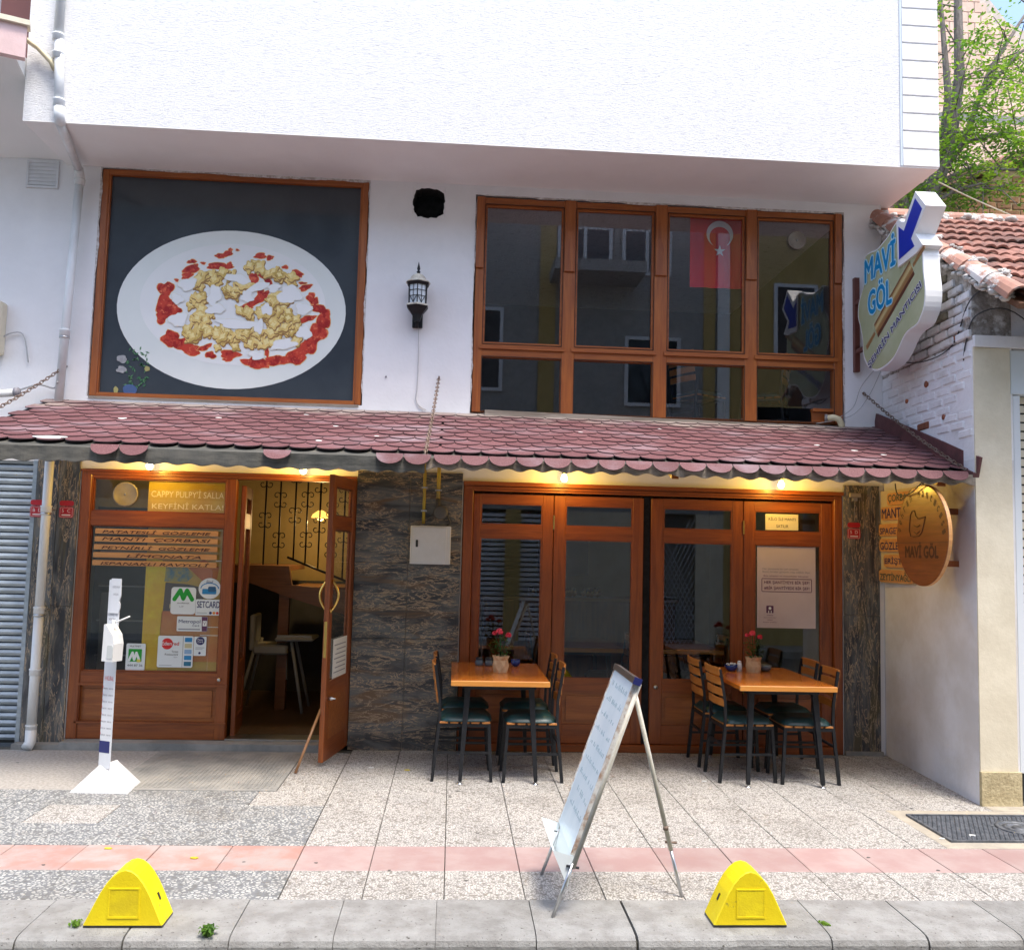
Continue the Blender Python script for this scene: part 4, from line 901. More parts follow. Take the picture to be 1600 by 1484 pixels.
# notices on the right doors
t = thing('paper_sign', 'small cream sign reading KİLO İLE MANTI SATILIR in the top pane', 'paper sign'); MB().box(2.775, 3.075, .046, .048, 1.945, 2.088).build('sheet', flat('cream_paper', (.74, .66, .44)), t)
text('KİLO İLE MANTI', 2.805, .045, 2.03, .245, .033, ink, t, off=.02); text('SATILIR', 2.875, .045, 1.967, .11, .026, ink, t, off=.02)
t = thing('poster', 'tall pinkish white poster with purple slogan below the small cream sign', 'poster'); MB().box(2.70, 3.232, .0455, .0475, 1.08, 1.798).build('sheet', mat('pinkish_paper', (.60, .50, .50), (.55, .455, .46), 2), t)
PT = lambda s_, x, z, w, h, m=purple, off=.0: text(s_, x, .0445, z, w, h, m, t, off=off)
PT('Her şantiyede bir şef olmalıdır', 2.75, 1.588, .33, .020, greyink); PT('Bizim binalar güvenle inşa edilsin diye', 2.75, 1.562, .43, .020, greyink); PT('Bina sahipleri ve müteahhitler bilmelidir', 2.76, 1.528, .41, .015, purple, .02)
PT('HER ŞANTİYEYE BİR ŞEF!', 2.765, 1.462, .41, .040, purple, .03); PT('#BİR ŞANTİYEDE BİR ŞEF!', 2.765, 1.412, .41, .040, purple, .03)
for q in ((2.745, 3.195, 1.396, 1.402), (2.745, 3.195, 1.510, 1.516), (2.741, 2.747, 1.402, 1.510), (3.193, 3.199, 1.402, 1.510)): MB().box(q[0], q[1], .0445, .0454, q[2], q[3]).build('border', purple, t)
MB().prism(rrect(2.785, 2.85, 1.21, 1.275, .006), .0447, .0454).build('emblem', purple, t); MB().prism(ell(2.8175, 1.252, .013, .013, 14), .0440, .0446).build('emblem_dot', white, t)
for x in (2.803, 2.826): MB().box(x, x+.006, .0440, .0446, 1.21, 1.232).build('emblem_gap', white, t)
for k, (s_, w) in enumerate((('TMMOB', .055), ('İNŞAAT MÜHENDİSLERİ', .11), ('ODASI', .045), ('BURSA ŞUBESİ', .12))): PT(s_, 2.8175-w/2, 1.185-k*.020, w, .010, purple, .02)

# ------------------------------------------------------------------ tables and chairs
def make_table(label, loc, W_=.72, D_=1.08):
    t = thing('table', label, 'table', loc)
    MB().bbox(-W_/2, W_/2, 0, D_, .715, .75, .004, 0).build('tabletop', [wtop], t)
    MB().bbox(-W_/2-.0005, W_/2+.0005, -.018, -.0005, .712, .7505, .003).build('front_edging', wtope, t)
    MB().box(-W_/2+.1, W_/2-.1, .09, .11, .675, .713).box(-W_/2+.1, W_/2-.1, D_-.11, D_-.09, .675, .713).box(-W_/2+.09, -W_/2+.11, .11, D_-.11, .675, .713).box(W_/2-.11, W_/2-.09, .11, D_-.11, .675, .713).build('underframe', blackm, t)
    for sx in (-1, 1):
        for y0, y1 in ((.115, .055), (D_-.115, D_-.055)):
            a = Vector((sx*(W_/2-.125), y0, .674)); b_ = Vector((sx*(W_/2-.085), y1, .02))
            g = MB().tube([a, b_], .030, 4, r2=.019, smooth=False).build('leg', blackm, t)
            MB().lathe([(.022, 0), (.022, .005), (.007, .009), (.007, .024)], (b_.x, b_.y, 0), 12).build('foot', steel, g)
    return t
def make_chair(label, loc, rz, group):
    t = thing('chair', label, 'chair', loc, rz, group)          # local: faces +x
    for sy in (-1, 1):
        MB().tube([(-.19, sy*.17, .44), (-.235, sy*.175, 0)], .0165, 4, smooth=False).tube([(-.19, sy*.17, .43), (-.195, sy*.17, .60), (-.235, sy*.165, .845)], .0145, 4, smooth=False).build('leg', blackm, t)
        MB().tube([(.175, sy*.17, .42), (.20, sy*.178, 0)], .0165, 4, smooth=False).build('leg', blackm, t)
        MB().box(-.19, .175, sy*.17-.009, sy*.17+.009, .395, .42).build('side_rail', blackm, t); MB().box(-.205, .19, sy*.172-.007, sy*.172+.007, .20, .218).build('stretcher', blackm, t)
    for q in ((.165, .183, -.16, .16, .395, .42), (-.2, -.182, -.16, .16, .395, .42), (-.215, -.20, -.165, .165, .27, .288)): MB().box(*q).build('cross_rail', blackm, t)
    for k in range(5): MB().bbox(-.19+k*.078, -.128+k*.078, -.185, .185, .4205, .436, .003).build('seat_slat', wslat, t)
    c = MB(); nx = ny = 8; vs = []
    for top in (1, 0):
        for i in range(nx+1):
            for j in range(ny+1):
                u = -1+2*i/nx; v_ = -1+2*j/ny; e = max(abs(u), abs(v_)); rr = 1-.10*(abs(u)*abs(v_))**4
                vs.append((u*.198*rr, v_*.193*rr, (.4365+(.046*(1-e**6)+.006 if top else 0))))
    n_ = (nx+1)*(ny+1)
    for i in range(nx):
        for j in range(ny):
            a = i*(ny+1)+j; c.f.append((a, a+ny+1, a+ny+2, a+1)); c.m.append(0); c.sm.append(True)
            c.f.append((n_+a, n_+a+1, n_+a+ny+2, n_+a+ny+1)); c.m.append(0); c.sm.append(False)
    for i in range(nx):
        for j in (0, ny):
            a = i*(ny+1)+j; q = (a, a+ny+1, n_+a+ny+1, n_+a); c.f.append(q if j else q[::-1]); c.m.append(0); c.sm.append(True)
    for j in range(ny):
        for i in (0, nx):
            a = i*(ny+1)+j; q = (a, a+1, n_+a+1, n_+a); c.f.append(q[::-1] if i else q); c.m.append(0); c.sm.append(True)
    c.v = vs; c.build('cushion', teal, t)
    for k, z in enumerate((.565, .645, .725, .80)):
        b = MB(); h = .055; vs = []
        for j in range(9):
            y = -.175+.35*j/8; x = -.200-.052*(z-.55)/.3*.9-.022*math.cos(math.pi*y/.40); vs += [(x, y, z), (x+.014, y, z), (x+.010, y, z+h), (x-.004, y, z+h)]
        fs = []
        for j in range(8):
            a = j*4
            for q in range(4): fs.append((a+q, a+(q+1) % 4, a+4+(q+1) % 4, a+4+q))
        b.add(vs, [f[::-1] for f in fs]); b.add(vs, [(0, 1, 2, 3), (35, 34, 33, 32)]); b.build('back_slat', wslat, t)
    return t
T1 = make_table('left wooden table with black legs outside the left folding doors', (.378, -1.165, 0), .725, 1.08)
T2 = make_table('right wooden table with black legs outside the right folding doors', (2.52, -1.19, 0), .74, 1.10)
g1 = 'wooden chairs at the outdoor tables'
C0 = make_chair('front left chair at the left table beside the marble wall', (.13, -.87, 0), 0, g1)
PI = math.pi
for (x, y, r, lab) in ((.62, -.89, PI, 'front right chair at the left table with its back to the whiteboard'), (.13, -.34, 0, 'rear left chair at the left table behind the front left chair'), (.62, -.34, PI, 'rear right chair at the left table by the folding doors'),
                       (2.285, -.83, .04, 'front left chair at the right table with striped backrest in view'), (2.27, -.34, 0, 'rear left chair at the right table behind the front left chair'),
                       (2.735, -.87, PI-.03, 'front right chair at the right table nearest the marble pillar'), (2.78, -.36, PI, 'rear right chair at the right table against the folding door')):
    dup(C0, (x, y, 0), r, lab)
for (x, y, r, z, lab) in ((1.0, 1.1, 0, .05, 'dim chair inside behind the second folding door'), (1.55, 1.15, PI, .05, 'dim chair inside left of the gap between the doors'), (2.0, 1.1, 0, .05, 'dim chair inside behind the third folding door'), (2.5, 1.2, PI, .05, 'dim chair inside near the right poster'),
                          (2.35, .75, .5, 2.80, 'left chair upstairs behind the lower window row'), (3.0, .75, PI-.5, 2.80, 'right chair upstairs behind the lower window row')):
    dup(C0, (x, y, z), r, lab, 'chairs inside the restaurant')
tt = dup(T1, (1.28, .75, .05), 0, 'dim wooden table inside behind the second folding door'); tt = dup(T1, (2.25, .75, .05), 0, 'dim wooden table inside behind the third folding door')
FR = thing('dark_cabinet', 'dark fridge shaped cabinet added inside to darken the tall shop window pane', 'fridge', (-3.15, .35, .05))  # dark box put in to blacken the left of the pane
MB().box(0, .62, .02, .6, 0, 1.95).build('body', flat('cabinet_navy', (.008, .012, .022), .3), FR)
for k in range(5): MB().box(.05, .57, -.005, .0195, .35+k*.3, .362+k*.3).build('shelf_edge', greyink, FR)
MB().box(.08, .16, -.012, .0195, .5, 1.2).build('door_handle', steel, FR)
# flower pots
kraft = mat('kraft_paper', (.50, .31, .16), (.62, .42, .24), 14, rough=.9, bump=.4, bscale=30, coord='Object'); petal = mat('red_petal', (.62, .015, .05), (.80, .06, .10), 30, rough=.5, coord='Object')
def pot(label, loc, s=1, faceted=True):
    t = thing('flower_pot', label, 'flower pot', loc, .3); b = MB(); n = 6 if faceted else 12; vs = []
    prof = ((.058, 0), (.066, .05), (.060, .095), (.070, .128))
    for k, (r, z) in enumerate(prof):
        for i in range(n): a = 2*math.pi*(i+.5*(k % 2))/n; vs.append((r*s*math.cos(a), r*s*math.sin(a), z*s))
    fs = []
    for k in range(3):
        for i in range(n):
            a = k*n+i; c = k*n+(i+1) % n; d_ = (k+1)*n+i; e = (k+1)*n+(i+1) % n
            if k % 2 == 0: fs += [(a, c, d_), (c, e, d_)]
            else: fs += [(a, e, d_), (a, c, e)]
    fs.append(tuple(range(n))[::-1]); b.add(vs, fs); b.build('paper_wrap', kraft, t)
    MB().lathe([(.06*s, .110*s), (.0001, .115*s)], n=10).build('soil', flat('soil', (.03, .02, .015)), t)
    f = MB()
    for k in range(150):
        a = rnd.uniform(0, 6.28); r = rnd.uniform(0, .085); z = .13+rnd.uniform(0, .15)*(1-r*5); p = Vector((r*math.cos(a), r*math.sin(a), z)); d_ = Vector((math.cos(a+rnd.uniform(-1, 1)), math.sin(a+rnd.uniform(-1, 1)), rnd.uniform(-.4, .6))).normalized()
        w = d_.cross(Vector((0, 0, 1))).normalized()*.010; l = rnd.uniform(.022, .04); f.add([p, p+d_*l*.5+w, p+d_*l, p+d_*l*.5-w], [(0, 1, 2, 3)])
    f.build('leaves', potleaf, t)
    for (x, y, z, r) in ((-.025, -.02, .315, .032), (-.055, .01, .30, .022), (.055, -.01, .285, .027), (.0, .02, .305, .022)):
        MB().tube([(0, 0, .12), (x*.4, y*.4, .2), (x, y, z)], .0028, 5).build('stem', potleaf, t)
        fl_ = MB()
        for k in range(60):
            th = rnd.uniform(0, 6.28); ph = math.acos(rnd.uniform(-.4, 1)); d_ = Vector((math.sin(ph)*math.cos(th), math.sin(ph)*math.sin(th), math.cos(ph))); u = d_.orthogonal().normalized(); w = d_.cross(u)
            c = Vector((x, y, z))+d_*r*.75; q = r*.38; fl_.add([c-u*q, c-w*q*.6+d_*q*.3, c+u*q+d_*q*.3, c+w*q*.6], [(0, 1, 2, 3)])
        fl_.build('flower', petal, t)
    return t
pot('left red geranium in folded kraft paper on the left table', (.402, -.66, .75), 1.0); pot('right red geranium in kraft paper bag on the right table', (2.52, -.40, .75), .98, False)
ceram = flat('blue_ceramic', (.01, .03, .16), .15); wcer = flat('white_ceramic', (.75, .75, .75), .2)
jglass = flat('jar_glass', (.10, .12, .14), .1)
for (x, y, lab) in ((.245, -.28, 'left spice jar on the left table'), (.325, -.28, 'right spice jar on the left table next to the geranium')):
    t = thing('spice_jar', lab, 'jar', (x, y, .75), 0, 'spice jars on the left table'); MB().lathe([(.030, 0), (.036, .01), (.036, .035), (.028, .048)], n=14).build('jar', jglass, t); MB().lathe([(.030, .048), (.032, .052), (.030, .066), (.0001, .068)], n=14).build('lid', ink, t)
def bowl(x, y, r, label, m=ceram, fill=None):
    t = thing('bowl', label, 'bowl', (x, y, .75)); MB().lathe([(r*.55, 0), (r*.9, .02), (r, .055), (r*.93, .055), (r*.8, .02), (.0001, .012)], n=20).build('bowl', m, t)
    if fill: 
        b = MB()
        for k in range(14): a = rnd.uniform(0, 6.28); q = rnd.uniform(0, r*.7); b.lathe([(.0001, 0), (.012, .01), (.0001, .02)], (q*math.cos(a), q*math.sin(a), .04+rnd.uniform(0, .012)), 6)
        b.build('sugar_packets', fill, t)
bowl(.545, -.30, .040, 'small dark blue bowl on the left table right of the geranium')
bowl(2.345, -.36, .052, 'dark blue bowl of white sugar packets on the right table', ceram, wcer)
t = thing('salt_shaker', 'white salt shaker between the blue bowl and the right geranium', 'salt shaker', (2.415, -.36, .75)); MB().lathe([(.024, 0), (.022, .05), (.017, .072)], n=12).build('body', wcer, t); MB().lathe([(.018, .0725), (.014, .085), (.0001, .088)], n=12).build('cap', wcer, t)
bowl(2.64, -.34, .055, 'glass bowl right of the geranium on the right table', jglass)

# ------------------------------------------------------------------ street furniture
def block(label, x):
    t = thing('parking_block', label, 'parking block', (x, -3.635, 0), 0, 'yellow blocks along the kerb')
    def prof(s_=1, dz=0):
        P = [(-.172*s_, .012+dz)]
        for k in range(1, 12):
            u = -1+2*k/12; P.append((u*.160*s_, .012+dz+(.238*s_)*(1-abs(u)**1.95*.93) if abs(u) > .01 else .012+dz+.238*s_))
        P.append((.172*s_, .012+dz)); return P
    f_ = prof(); b = MB(); n = len(f_)
    fr = [(x_, 0, z_) for x_, z_ in f_]; f2 = [(x_*.97, -.006, .012+(z_-.012)*.985) for x_, z_ in f_]; bk = [(x_, .15, z_) for x_, z_ in f_]
    b.add(f2+fr+bk, [tuple(range(n))]+[(i, n+i, n+i+1, i+1) for i in range(n-1)]+[(n+i, 2*n+i, 2*n+i+1, n+i+1) for i in range(n-1)]+[tuple(range(2*n, 3*n))[::-1], (n-1, 2*n-1, n), (0, n-1, n), (n, 2*n-1, 3*n-1, 2*n)])
    b.build('body', yellow, t)
    MB().box(-.172, .172, 0, .15, 0, .0118).build('base', flat('dark_base', (.07, .07, .06)), t)
    w = MB()
    for q in ((-.068, .068, .042, .050), (-.068, .068, .166, .172), (-.068, -.062, .050, .166), (.062, .068, .050, .166)): w.box(q[0], q[1], -.009, -.0062, q[2], q[3])
    w.build('panel_border', yellow, t); MB().box(-.062, .062, -.0075, -.0062, .050, .166).build('panel', yrim, t)
    for sx in (-1, 1):
        o = MB().box(-.016, .016, .068, .082, -.002, .0015).build('slot', ink, t, loc=(sx*.1285, 0, .110)); o.rotation_euler.y = sx*math.radians(67)  # dark sheet laid on the flank for the shade of a slot
block('left yellow concrete parking block on the kerb below the sanitiser stand', -1.408); block('right yellow concrete parking block on the kerb right of the whiteboard', 1.423)
for i, (x, y, lab) in enumerate(((3.28, -2.28, 'white scrap of paper lying on the iron access cover'), (3.06, -2.33, 'white scrap of paper at the corner beside the iron access cover'), (-.58, -.66, 'tiny white scrap on the paving by the foot of the open door'), (1.95, -.98, 'white speck of litter on the paving left of the right table'))):
    tag(MB().prism(blob(x, y, .020, .010, 0, .25, 8), .003, .0125 if i == 0 else .006, 'xy').build('paper_scrap', white), lab, 'litter', 'scraps of litter')
gum = mat('trodden_gum', (.09, .085, .08), rough=.9); gb = MB(); g_ = random.Random(8)
for k in range(46):
    x, y = g_.uniform(-3.5, 3.6), g_.uniform(-3.25, -.5); r = g_.uniform(.005, .013); gb.prism(blob(x, y, r, r*.8, 0, .2, 8), .0003, .0016, 'xy')
gb.build('gum_spot', gum, pav, kind='stuff')
# whiteboard easel
E_ = thing('whiteboard_easel', 'folding white writing board on thin metal legs standing on the pavement', 'whiteboard', (.53, -3.24, 0))
tub = mat('painted_tube', (.52, .50, .43), (.40, .38, .32), 9, rough=.5, coord='Object')
hy = .265
top = Vector((.395, 0, 1.10)); 
def lean(z): return .0+(.395)*(z/1.10)
bw = MB(); x0, z0, x1, z1 = lean(.27), .27, lean(1.075), 1.075
nx_, nz_ = -math.cos(math.atan2(1.1, .395)-math.pi/2), 0
nrm = Vector((-1.10, 0, .395)).normalized()
def slabq(z0, z1, y0, y1, t0, t1):
    a = Vector((lean(z0), 0, z0)); c = Vector((lean(z1), 0, z1)); P = []
    for tt_ in (t0, t1):
        for p_, y_ in ((a, y0), (a, y1), (c, y1), (c, y0)): P.append(p_+nrm*tt_+Vector((0, y_, 0)))
    return P, [(0, 1, 2, 3), (7, 6, 5, 4), (0, 4, 5, 1), (1, 5, 6, 2), (2, 6, 7, 3), (3, 7, 4, 0)]
MB().add(*slabq(.27, 1.07, -hy+.01, hy-.01, .012, .026)).build('board', mat('whiteboard', (.74, .82, .86), (.62, .72, .78), 3, (1, 1, .5), .3, coord='Object'), E_)
wr = MB()
rnd.seed(21)
for k in range(9):
    z = 1.0-k*.075; y = -.20
    while y < .20:
        w = rnd.uniform(.01, .035)
        if rnd.random() < .75: wr.add(*slabq(z, z+rnd.uniform(.008, .028), y, y+w*.35, .0262, .0268))
        y += w
wr.build('handwriting', flat('faded_marker', (.27, .38, .44)), E_, kind='stuff')
wem = mat('worn_edge', (.30, .18, .11), (.6, .6, .58), 20, rough=.8, coord='Object')
MB().add(*slabq(.27, 1.07, -hy, -hy+.0099, .006, .030)).build('rim', wem, E_); MB().add(*slabq(.27, 1.07, hy-.0099, hy, .006, .030)).build('rim', wem, E_)
MB().add(*slabq(1.071, 1.10, -hy-.01, hy+.01, .0, .034)).build('clip_rail', steel, E_)
MB().add(*slabq(1.0705, 1.103, -hy-.022, -hy-.0105, -.003, .036)).build('clip_end', navy, E_)
MB().add([(lean(.27)-.012, -hy, .27), (lean(.27)-.012, hy, .27), (lean(.27)-.115, hy, .30), (lean(.27)-.115, -hy, .30), (lean(.27)-.04, -hy, .13), (lean(.27)-.04, hy, .13)], [(0, 1, 5, 4), (2, 3, 4, 5), (0, 4, 3), (1, 2, 5)]).build('flip_paper', flat('paper_white', (.72, .78, .80)), E_)
for sy in (-1, 1):
    a = Vector((lean(1.08), sy*(hy-.005), 1.08)); m_ = Vector((lean(.22), sy*(hy+.005), .22)); f_ = Vector((-.012, sy*(hy+.012), 0))
    lg = MB().tube([a, m_], .0125, 6).build('leg', tub, E_); MB().tube([m_+Vector((0, 0, .02)), f_], .009, 6).build('lower_leg', steel, lg); MB().tube([m_+Vector((-.03, 0, .01)), m_+Vector((.03, 0, 0))], .006, 6).build('wing_screw', ink, lg)
a = Vector((lean(1.08)+.012, 0, 1.075)); f_ = Vector((.664, -.03, 0)); m_ = a.lerp(f_, .79)
lg = MB().tube([a, m_], .0125, 6).build('leg', tub, E_); MB().tube([m_, f_], .009, 6).build('lower_leg', steel, lg); MB().tube([m_+Vector((-.03, 0, .04)), m_+Vector((.03, 0, .035))], .006, 6).lathe([(.014, -.01), (.014, .01)], tuple(a.lerp(f_, .69)), 8).build('wing_screw', rust, lg)
MB().tube([(lean(1.08), -hy+.01, 1.08), a, (lean(1.08), hy-.01, 1.08)], .010, 6).build('top_hinge', tub, E_)
# sanitiser stand
Q = thing('sanitizer_stand', 'white hand sanitiser stand with pump bottle before the shop window', 'sanitiser stand', (-2.36, -1.33, 0))
A_, B_, C_, D_ = Vector((-.175, -.10, .004)), Vector((.215, -.125, .004)), Vector((.20, .18, .004)), Vector((-.035, .0, .155))
th = Vector((0, .006, 0))
MB().add([A_, B_, D_, A_+th, B_+th, D_+th], [(0, 1, 2), (5, 4, 3), (0, 3, 4, 1), (1, 4, 5, 2), (2, 5, 3, 0)]).build('base_front', whitemetal, Q)
G_ = Vector((.075, .045, .185))
MB().add([B_+Vector((.002, 0, 0)), C_, G_, D_+Vector((.002, 0, 0)), B_+Vector((0, .006, 0)), C_+Vector((-.005, 0, 0)), G_+Vector((-.005, .005, 0)), D_+Vector((0, .006, 0))], [(0, 1, 2, 3), (7, 6, 5, 4), (0, 4, 5, 1), (1, 5, 6, 2)]).build('base_side', whitemetal, Q)
MB().prism([(-.175, -.10), (.215, -.125), (.20, .18), (-.12, .15)], 0, .0039, 'xy').build('base_plate', whitemetal, Q)
QM = Matrix.Rotation(math.radians(-24), 4, 'Z')
def ql(p): v_ = QM @ Vector(p); return (v_.x, v_.y, v_.z)
po_ = MB(); po_.M = QM; po_.box(-.040, .058, -.004, .0, .14, 1.43); po_.box(-.043, -.0405, -.004, .06, .14, 1.43); po_.build('post', whitemetal, Q)
hd = MB(); hd.M = QM; hd.prism([(-.02, 1.20), (.055, 1.20), (.068, 1.235), (.068, 1.27), (.055, 1.28), (.070, 1.32), (.066, 1.44), (-.02, 1.44)][::-1], -.010, -.0045); hd.build('header_plate', whitemetal, Q)
dp = MB(); dp.M = QM
dp.prism([(.02, .88), (.115, .88), (.120, 1.0), (.105, 1.06), (.045, 1.13), (.025, 1.13)][::-1], -.10, -.0105); dp.build('dispenser', flat('dispenser_white', (.74, .74, .72), .3), Q)
dp = MB(); dp.M = QM; dp.prism(rrect(.065, .116, .90, .99, .012), -.103, -.1005); dp.build('bottle_window', flat('clear_plastic', (.55, .57, .55), .2), Q)
dp = MB(); dp.M = QM; dp.tube([(.07, -.06, 1.05), (.07, -.06, 1.16)], .012, 8); dp.tube([(.05, -.06, 1.15), (.10, -.06, 1.148), (.21, -.065, 1.19)], .006, 6); dp.build('pump_lever', flat('pump_white', (.78, .78, .76), .3), Q)
TM = QM @ Matrix.Translation((0, 0, 0)) @ FRONT
def qt(s_, x, z, w, h, m): 
    o = text(s_, 0, 0, 0, w, h, m, Q, Matrix.Translation(QM @ Vector((x, -.0047 if z < 1.19 else -.0107, z))) @ QM @ FRONT); return o
qt('ELİNİZİ YIKAYIN', -.005, 1.375, .062, .018, greyink); qt('SAĞLIK', .005, 1.325, .045, .018, greyink); qt('DEZENFEKTAN', -.04, 1.24-.06, .085, .018, greyink); qt('NOKTASI', -.03, 1.15, .06, .016, greyink)
qt('14 KURAL', -.032, .735, .078, .032, red)
for k in range(8):
    for c_ in range(2): qt('nnnnn nnn', -.04+c_*.05, .675-k*.045, .038, .010, greyink); 
    qt('%d' % (k+1), -.046, .683-k*.045, .006, .014, red)
o = MB(); o.M = QM; o.prism(rrect(-.045, .045, .245, .325, .004), -.0048, -.0042); o.build('blue_label', navy, Q); qt('Sağlık', -.01, .29, .045, .016, white); 
# stick propping the door
tag(MB().tube([(-1.128, -.86, .006), (-.985, -.64, .45)], .011, 8).build('wooden_stick', wood('stick_wood', (.25, .12, .05), (.4, .2, .09), 'z')), 'thin wooden stick propping the open entrance door', 'stick')
lfm = flat('yellow_leaf', (.62, .50, .03), .5)
for i, (x, y, lab) in enumerate(((-1.35, -2.73, 'small yellow leaf lying left on the grey pebbled paving above the tile band'), (-1.86, -2.58, 'faint yellow leaf lying further left on the grey pebbled paving'), (-.30, -.72, 'tiny yellow leaf lying on the paving below the marble wall'))):
    tag(MB().prism(blob(x, y, .022, .012, 0, .2, 10), .002, .006, 'xy').build('fallen_leaf', lfm), lab, 'leaf', 'fallen yellow leaves')

# ------------------------------------------------------------------ right neighbour: side wall, roof, front
NR = thing('tiled_roof_shop', 'low old brick shop with red tiled roof and whitewashed side wall', 'shop')
def wx_(y): return 3.842+(y/1.57)*.085+.0                   # wall plane runs slightly inward towards the street
def roofz(y): return 4.885+.636*(y-.1)
wl = MB(); ys = [-1.57, -1.2, -.8, -.4, 0, .3]; 
top_ = [(y, roofz(y)-.10) for y in ys]
def wallstrip(z0f, z1f, m, nm):
    b = MB(); vs = []
    for y in ys: vs += [(wx_(y), y, z0f(y)), (wx_(y), y, z1f(y)), (wx_(y)+.3, y, z1f(y)), (wx_(y)+.3, y, z0f(y))]
    n = len(ys); fs = []
    for i in range(n-1):
        for k in range(4): fs.append((i*4+k, i*4+(k+1) % 4, i*4+4+(k+1) % 4, i*4+4+k))
    b.add(vs, fs); b.add(vs, [(3, 2, 1, 0), (n*4-4, n*4-3, n*4-2, n*4-1)]); return b.build(nm, m, NR)
wallstrip(lambda y: -.01, lambda y: 2.45, mat('side_wall_plaster', (.72, .72, .76), (.60, .58, .58), 1.6, rough=.85, bump=.3, bscale=14, dirt_or_shade=((.42, .36, .27), 1.5, .55, .9, (1, 1, .6))), 'side_wall')
wallstrip(lambda y: 2.4505, lambda y: 3.33, oldpl, 'upper_side_wall')
wallstrip(lambda y: 3.3305, lambda y: roofz(y)-.07, mat('old_mortar', (.40, .37, .34), (.20, .175, .15), 12, rough=1, bump=1, bscale=40, dirt_or_shade=((.68, .67, .66), 5, .5, .62, (1, 1, 1))), 'brick_wall_core')
wbm = mat('whitewashed_brick', (.74, .74, .76), (.50, .47, .44), 9, rough=.95, bump=.6, bscale=50, rand=.22, lo=.5, hi=.8, dirt_or_shade=((.16, .12, .09), 4, .60, .75, (1, 1, 1)))
rbm = mat('bare_brick', (.36, .12, .06), (.22, .08, .05), 20, rough=.95, bump=.5, bscale=60, rand=.3); dbm = mat('dark_brick', (.14, .125, .09), (.26, .24, .18), 14, rough=.95, bump=.5, bscale=60, rand=.3)
bmesh_ = {}
pbm = mat('painted_over_brick', (.78, .78, .80), (.62, .60, .59), 6, rough=.9, bump=.9, bscale=22, rand=.06, lo=.45, hi=.8, dirt_or_shade=((.36, .27, .19), 3, .64, .76, (1, 1, .5)))
for nm, m in (('p', pbm), ('w', wbm), ('r', rbm), ('d', dbm)): bmesh_[nm] = MB().bbox(-.026, .02, -.098, .098, 0, .058, .008).mesh('brick', m)
rnd.seed(3); row = 0; z = 2.62
while z < 4.75:
    y = -1.46+(.11 if row % 2 else 0)
    while y < .0:
        if z+.07 < roofz(y-.1)-.06:
            low = z < 3.31
            prob = .97 if not low else (.93 if z > 2.95 else .72)
            if rnd.random() < prob:
                h_ = rnd.random(); kind_ = 'w'
                if low: kind_ = 'p' if h_ < .975 else 'r'
                else:
                    if h_ > .94: kind_ = 'r'
                    if z > roofz(y)-.62 and y > -1.2 and h_ < .6: kind_ = 'd'
                    if y > -.25 and h_ < .5: kind_ = 'd'  # darker bricks gather below the roof line and at the facade corner
                o = link('brick', bmesh_[kind_], NR, (wx_(y)+(.002 if not low else .0185)+rnd.uniform(-.005, .004 if low else .008), y+rnd.uniform(-.006, .006), z+rnd.uniform(-.004, .004)), (rnd.uniform(-.02, .02), rnd.uniform(-.03, .03), -.054))
        y += .226
    z += .0735; row += 1
for (y, z, r) in ((-.86, 3.13, .028), (-1.14, 2.82, .022), (-.5, 3.05, .02), (-1.32, 3.4, .018)):
    MB().lathe([(r, -.012), (r*.8, .01), (.0001, .012)], (wx_(y), y, z), 12, axis='x').build('wall_hole', rbm, NR)
MB().prism(blob(-.95, 2.62, .07, .045, 0, .3, 14), wx_(-.95)-.006, wx_(-.95)+.01, 'yz').build('exposed_patch', rbm, NR)
# front face
MB().box(3.760, 4.035, -1.582, -1.5705, .235, 3.27).box(3.95, 4.035, -1.5704, -1.28, .235, 3.27).build('pilaster', creampl, NR)
MB().box(3.755, 4.05, -1.602, -1.5705, 0, .2345).box(3.95, 4.05, -1.5704, -1.28, 0, .2345).build('plinth', rough_cream, NR)
MB().box(3.760, 7.2, -1.60, -1.5705, 3.275, 3.36).box(4.075, 7.2, -1.56, -1.28, 3.05, 3.274).build('lintel', oldpl, NR)
MB().prism([(-1.3, 3.3605), (-1.3, 3.70), (-1.565, 3.62), (-1.565, 3.3605)], 4.058, 7.2, 'yz').build('front_wall', oldpl, NR)
MB().box(4.042, 7.2, -1.40, -1.28, 0, 3.04).build('back_panel', dk2, NR)
MB().bbox(4.065, 4.12, -1.56, -1.42, .22, 2.93, .004).build('shutter_frame', flat('white_frame', (.66, .70, .74), .4), NR)
MB().bbox(4.04, 7.0, -1.575, -1.42, 2.935, 3.26, .004).build('shutter_box', flat('box_white', (.60, .66, .70), .4), NR)
gm_ = MB().box(4.121, 6.6, -1.50, -1.485, 0, .052).mesh('shutter_slat', mat('grille_cream', (.62, .57, .45), rough=.5))
for k in range(41): link('shutter_slat', gm_, NR, (0, 0, .24+k*.066))
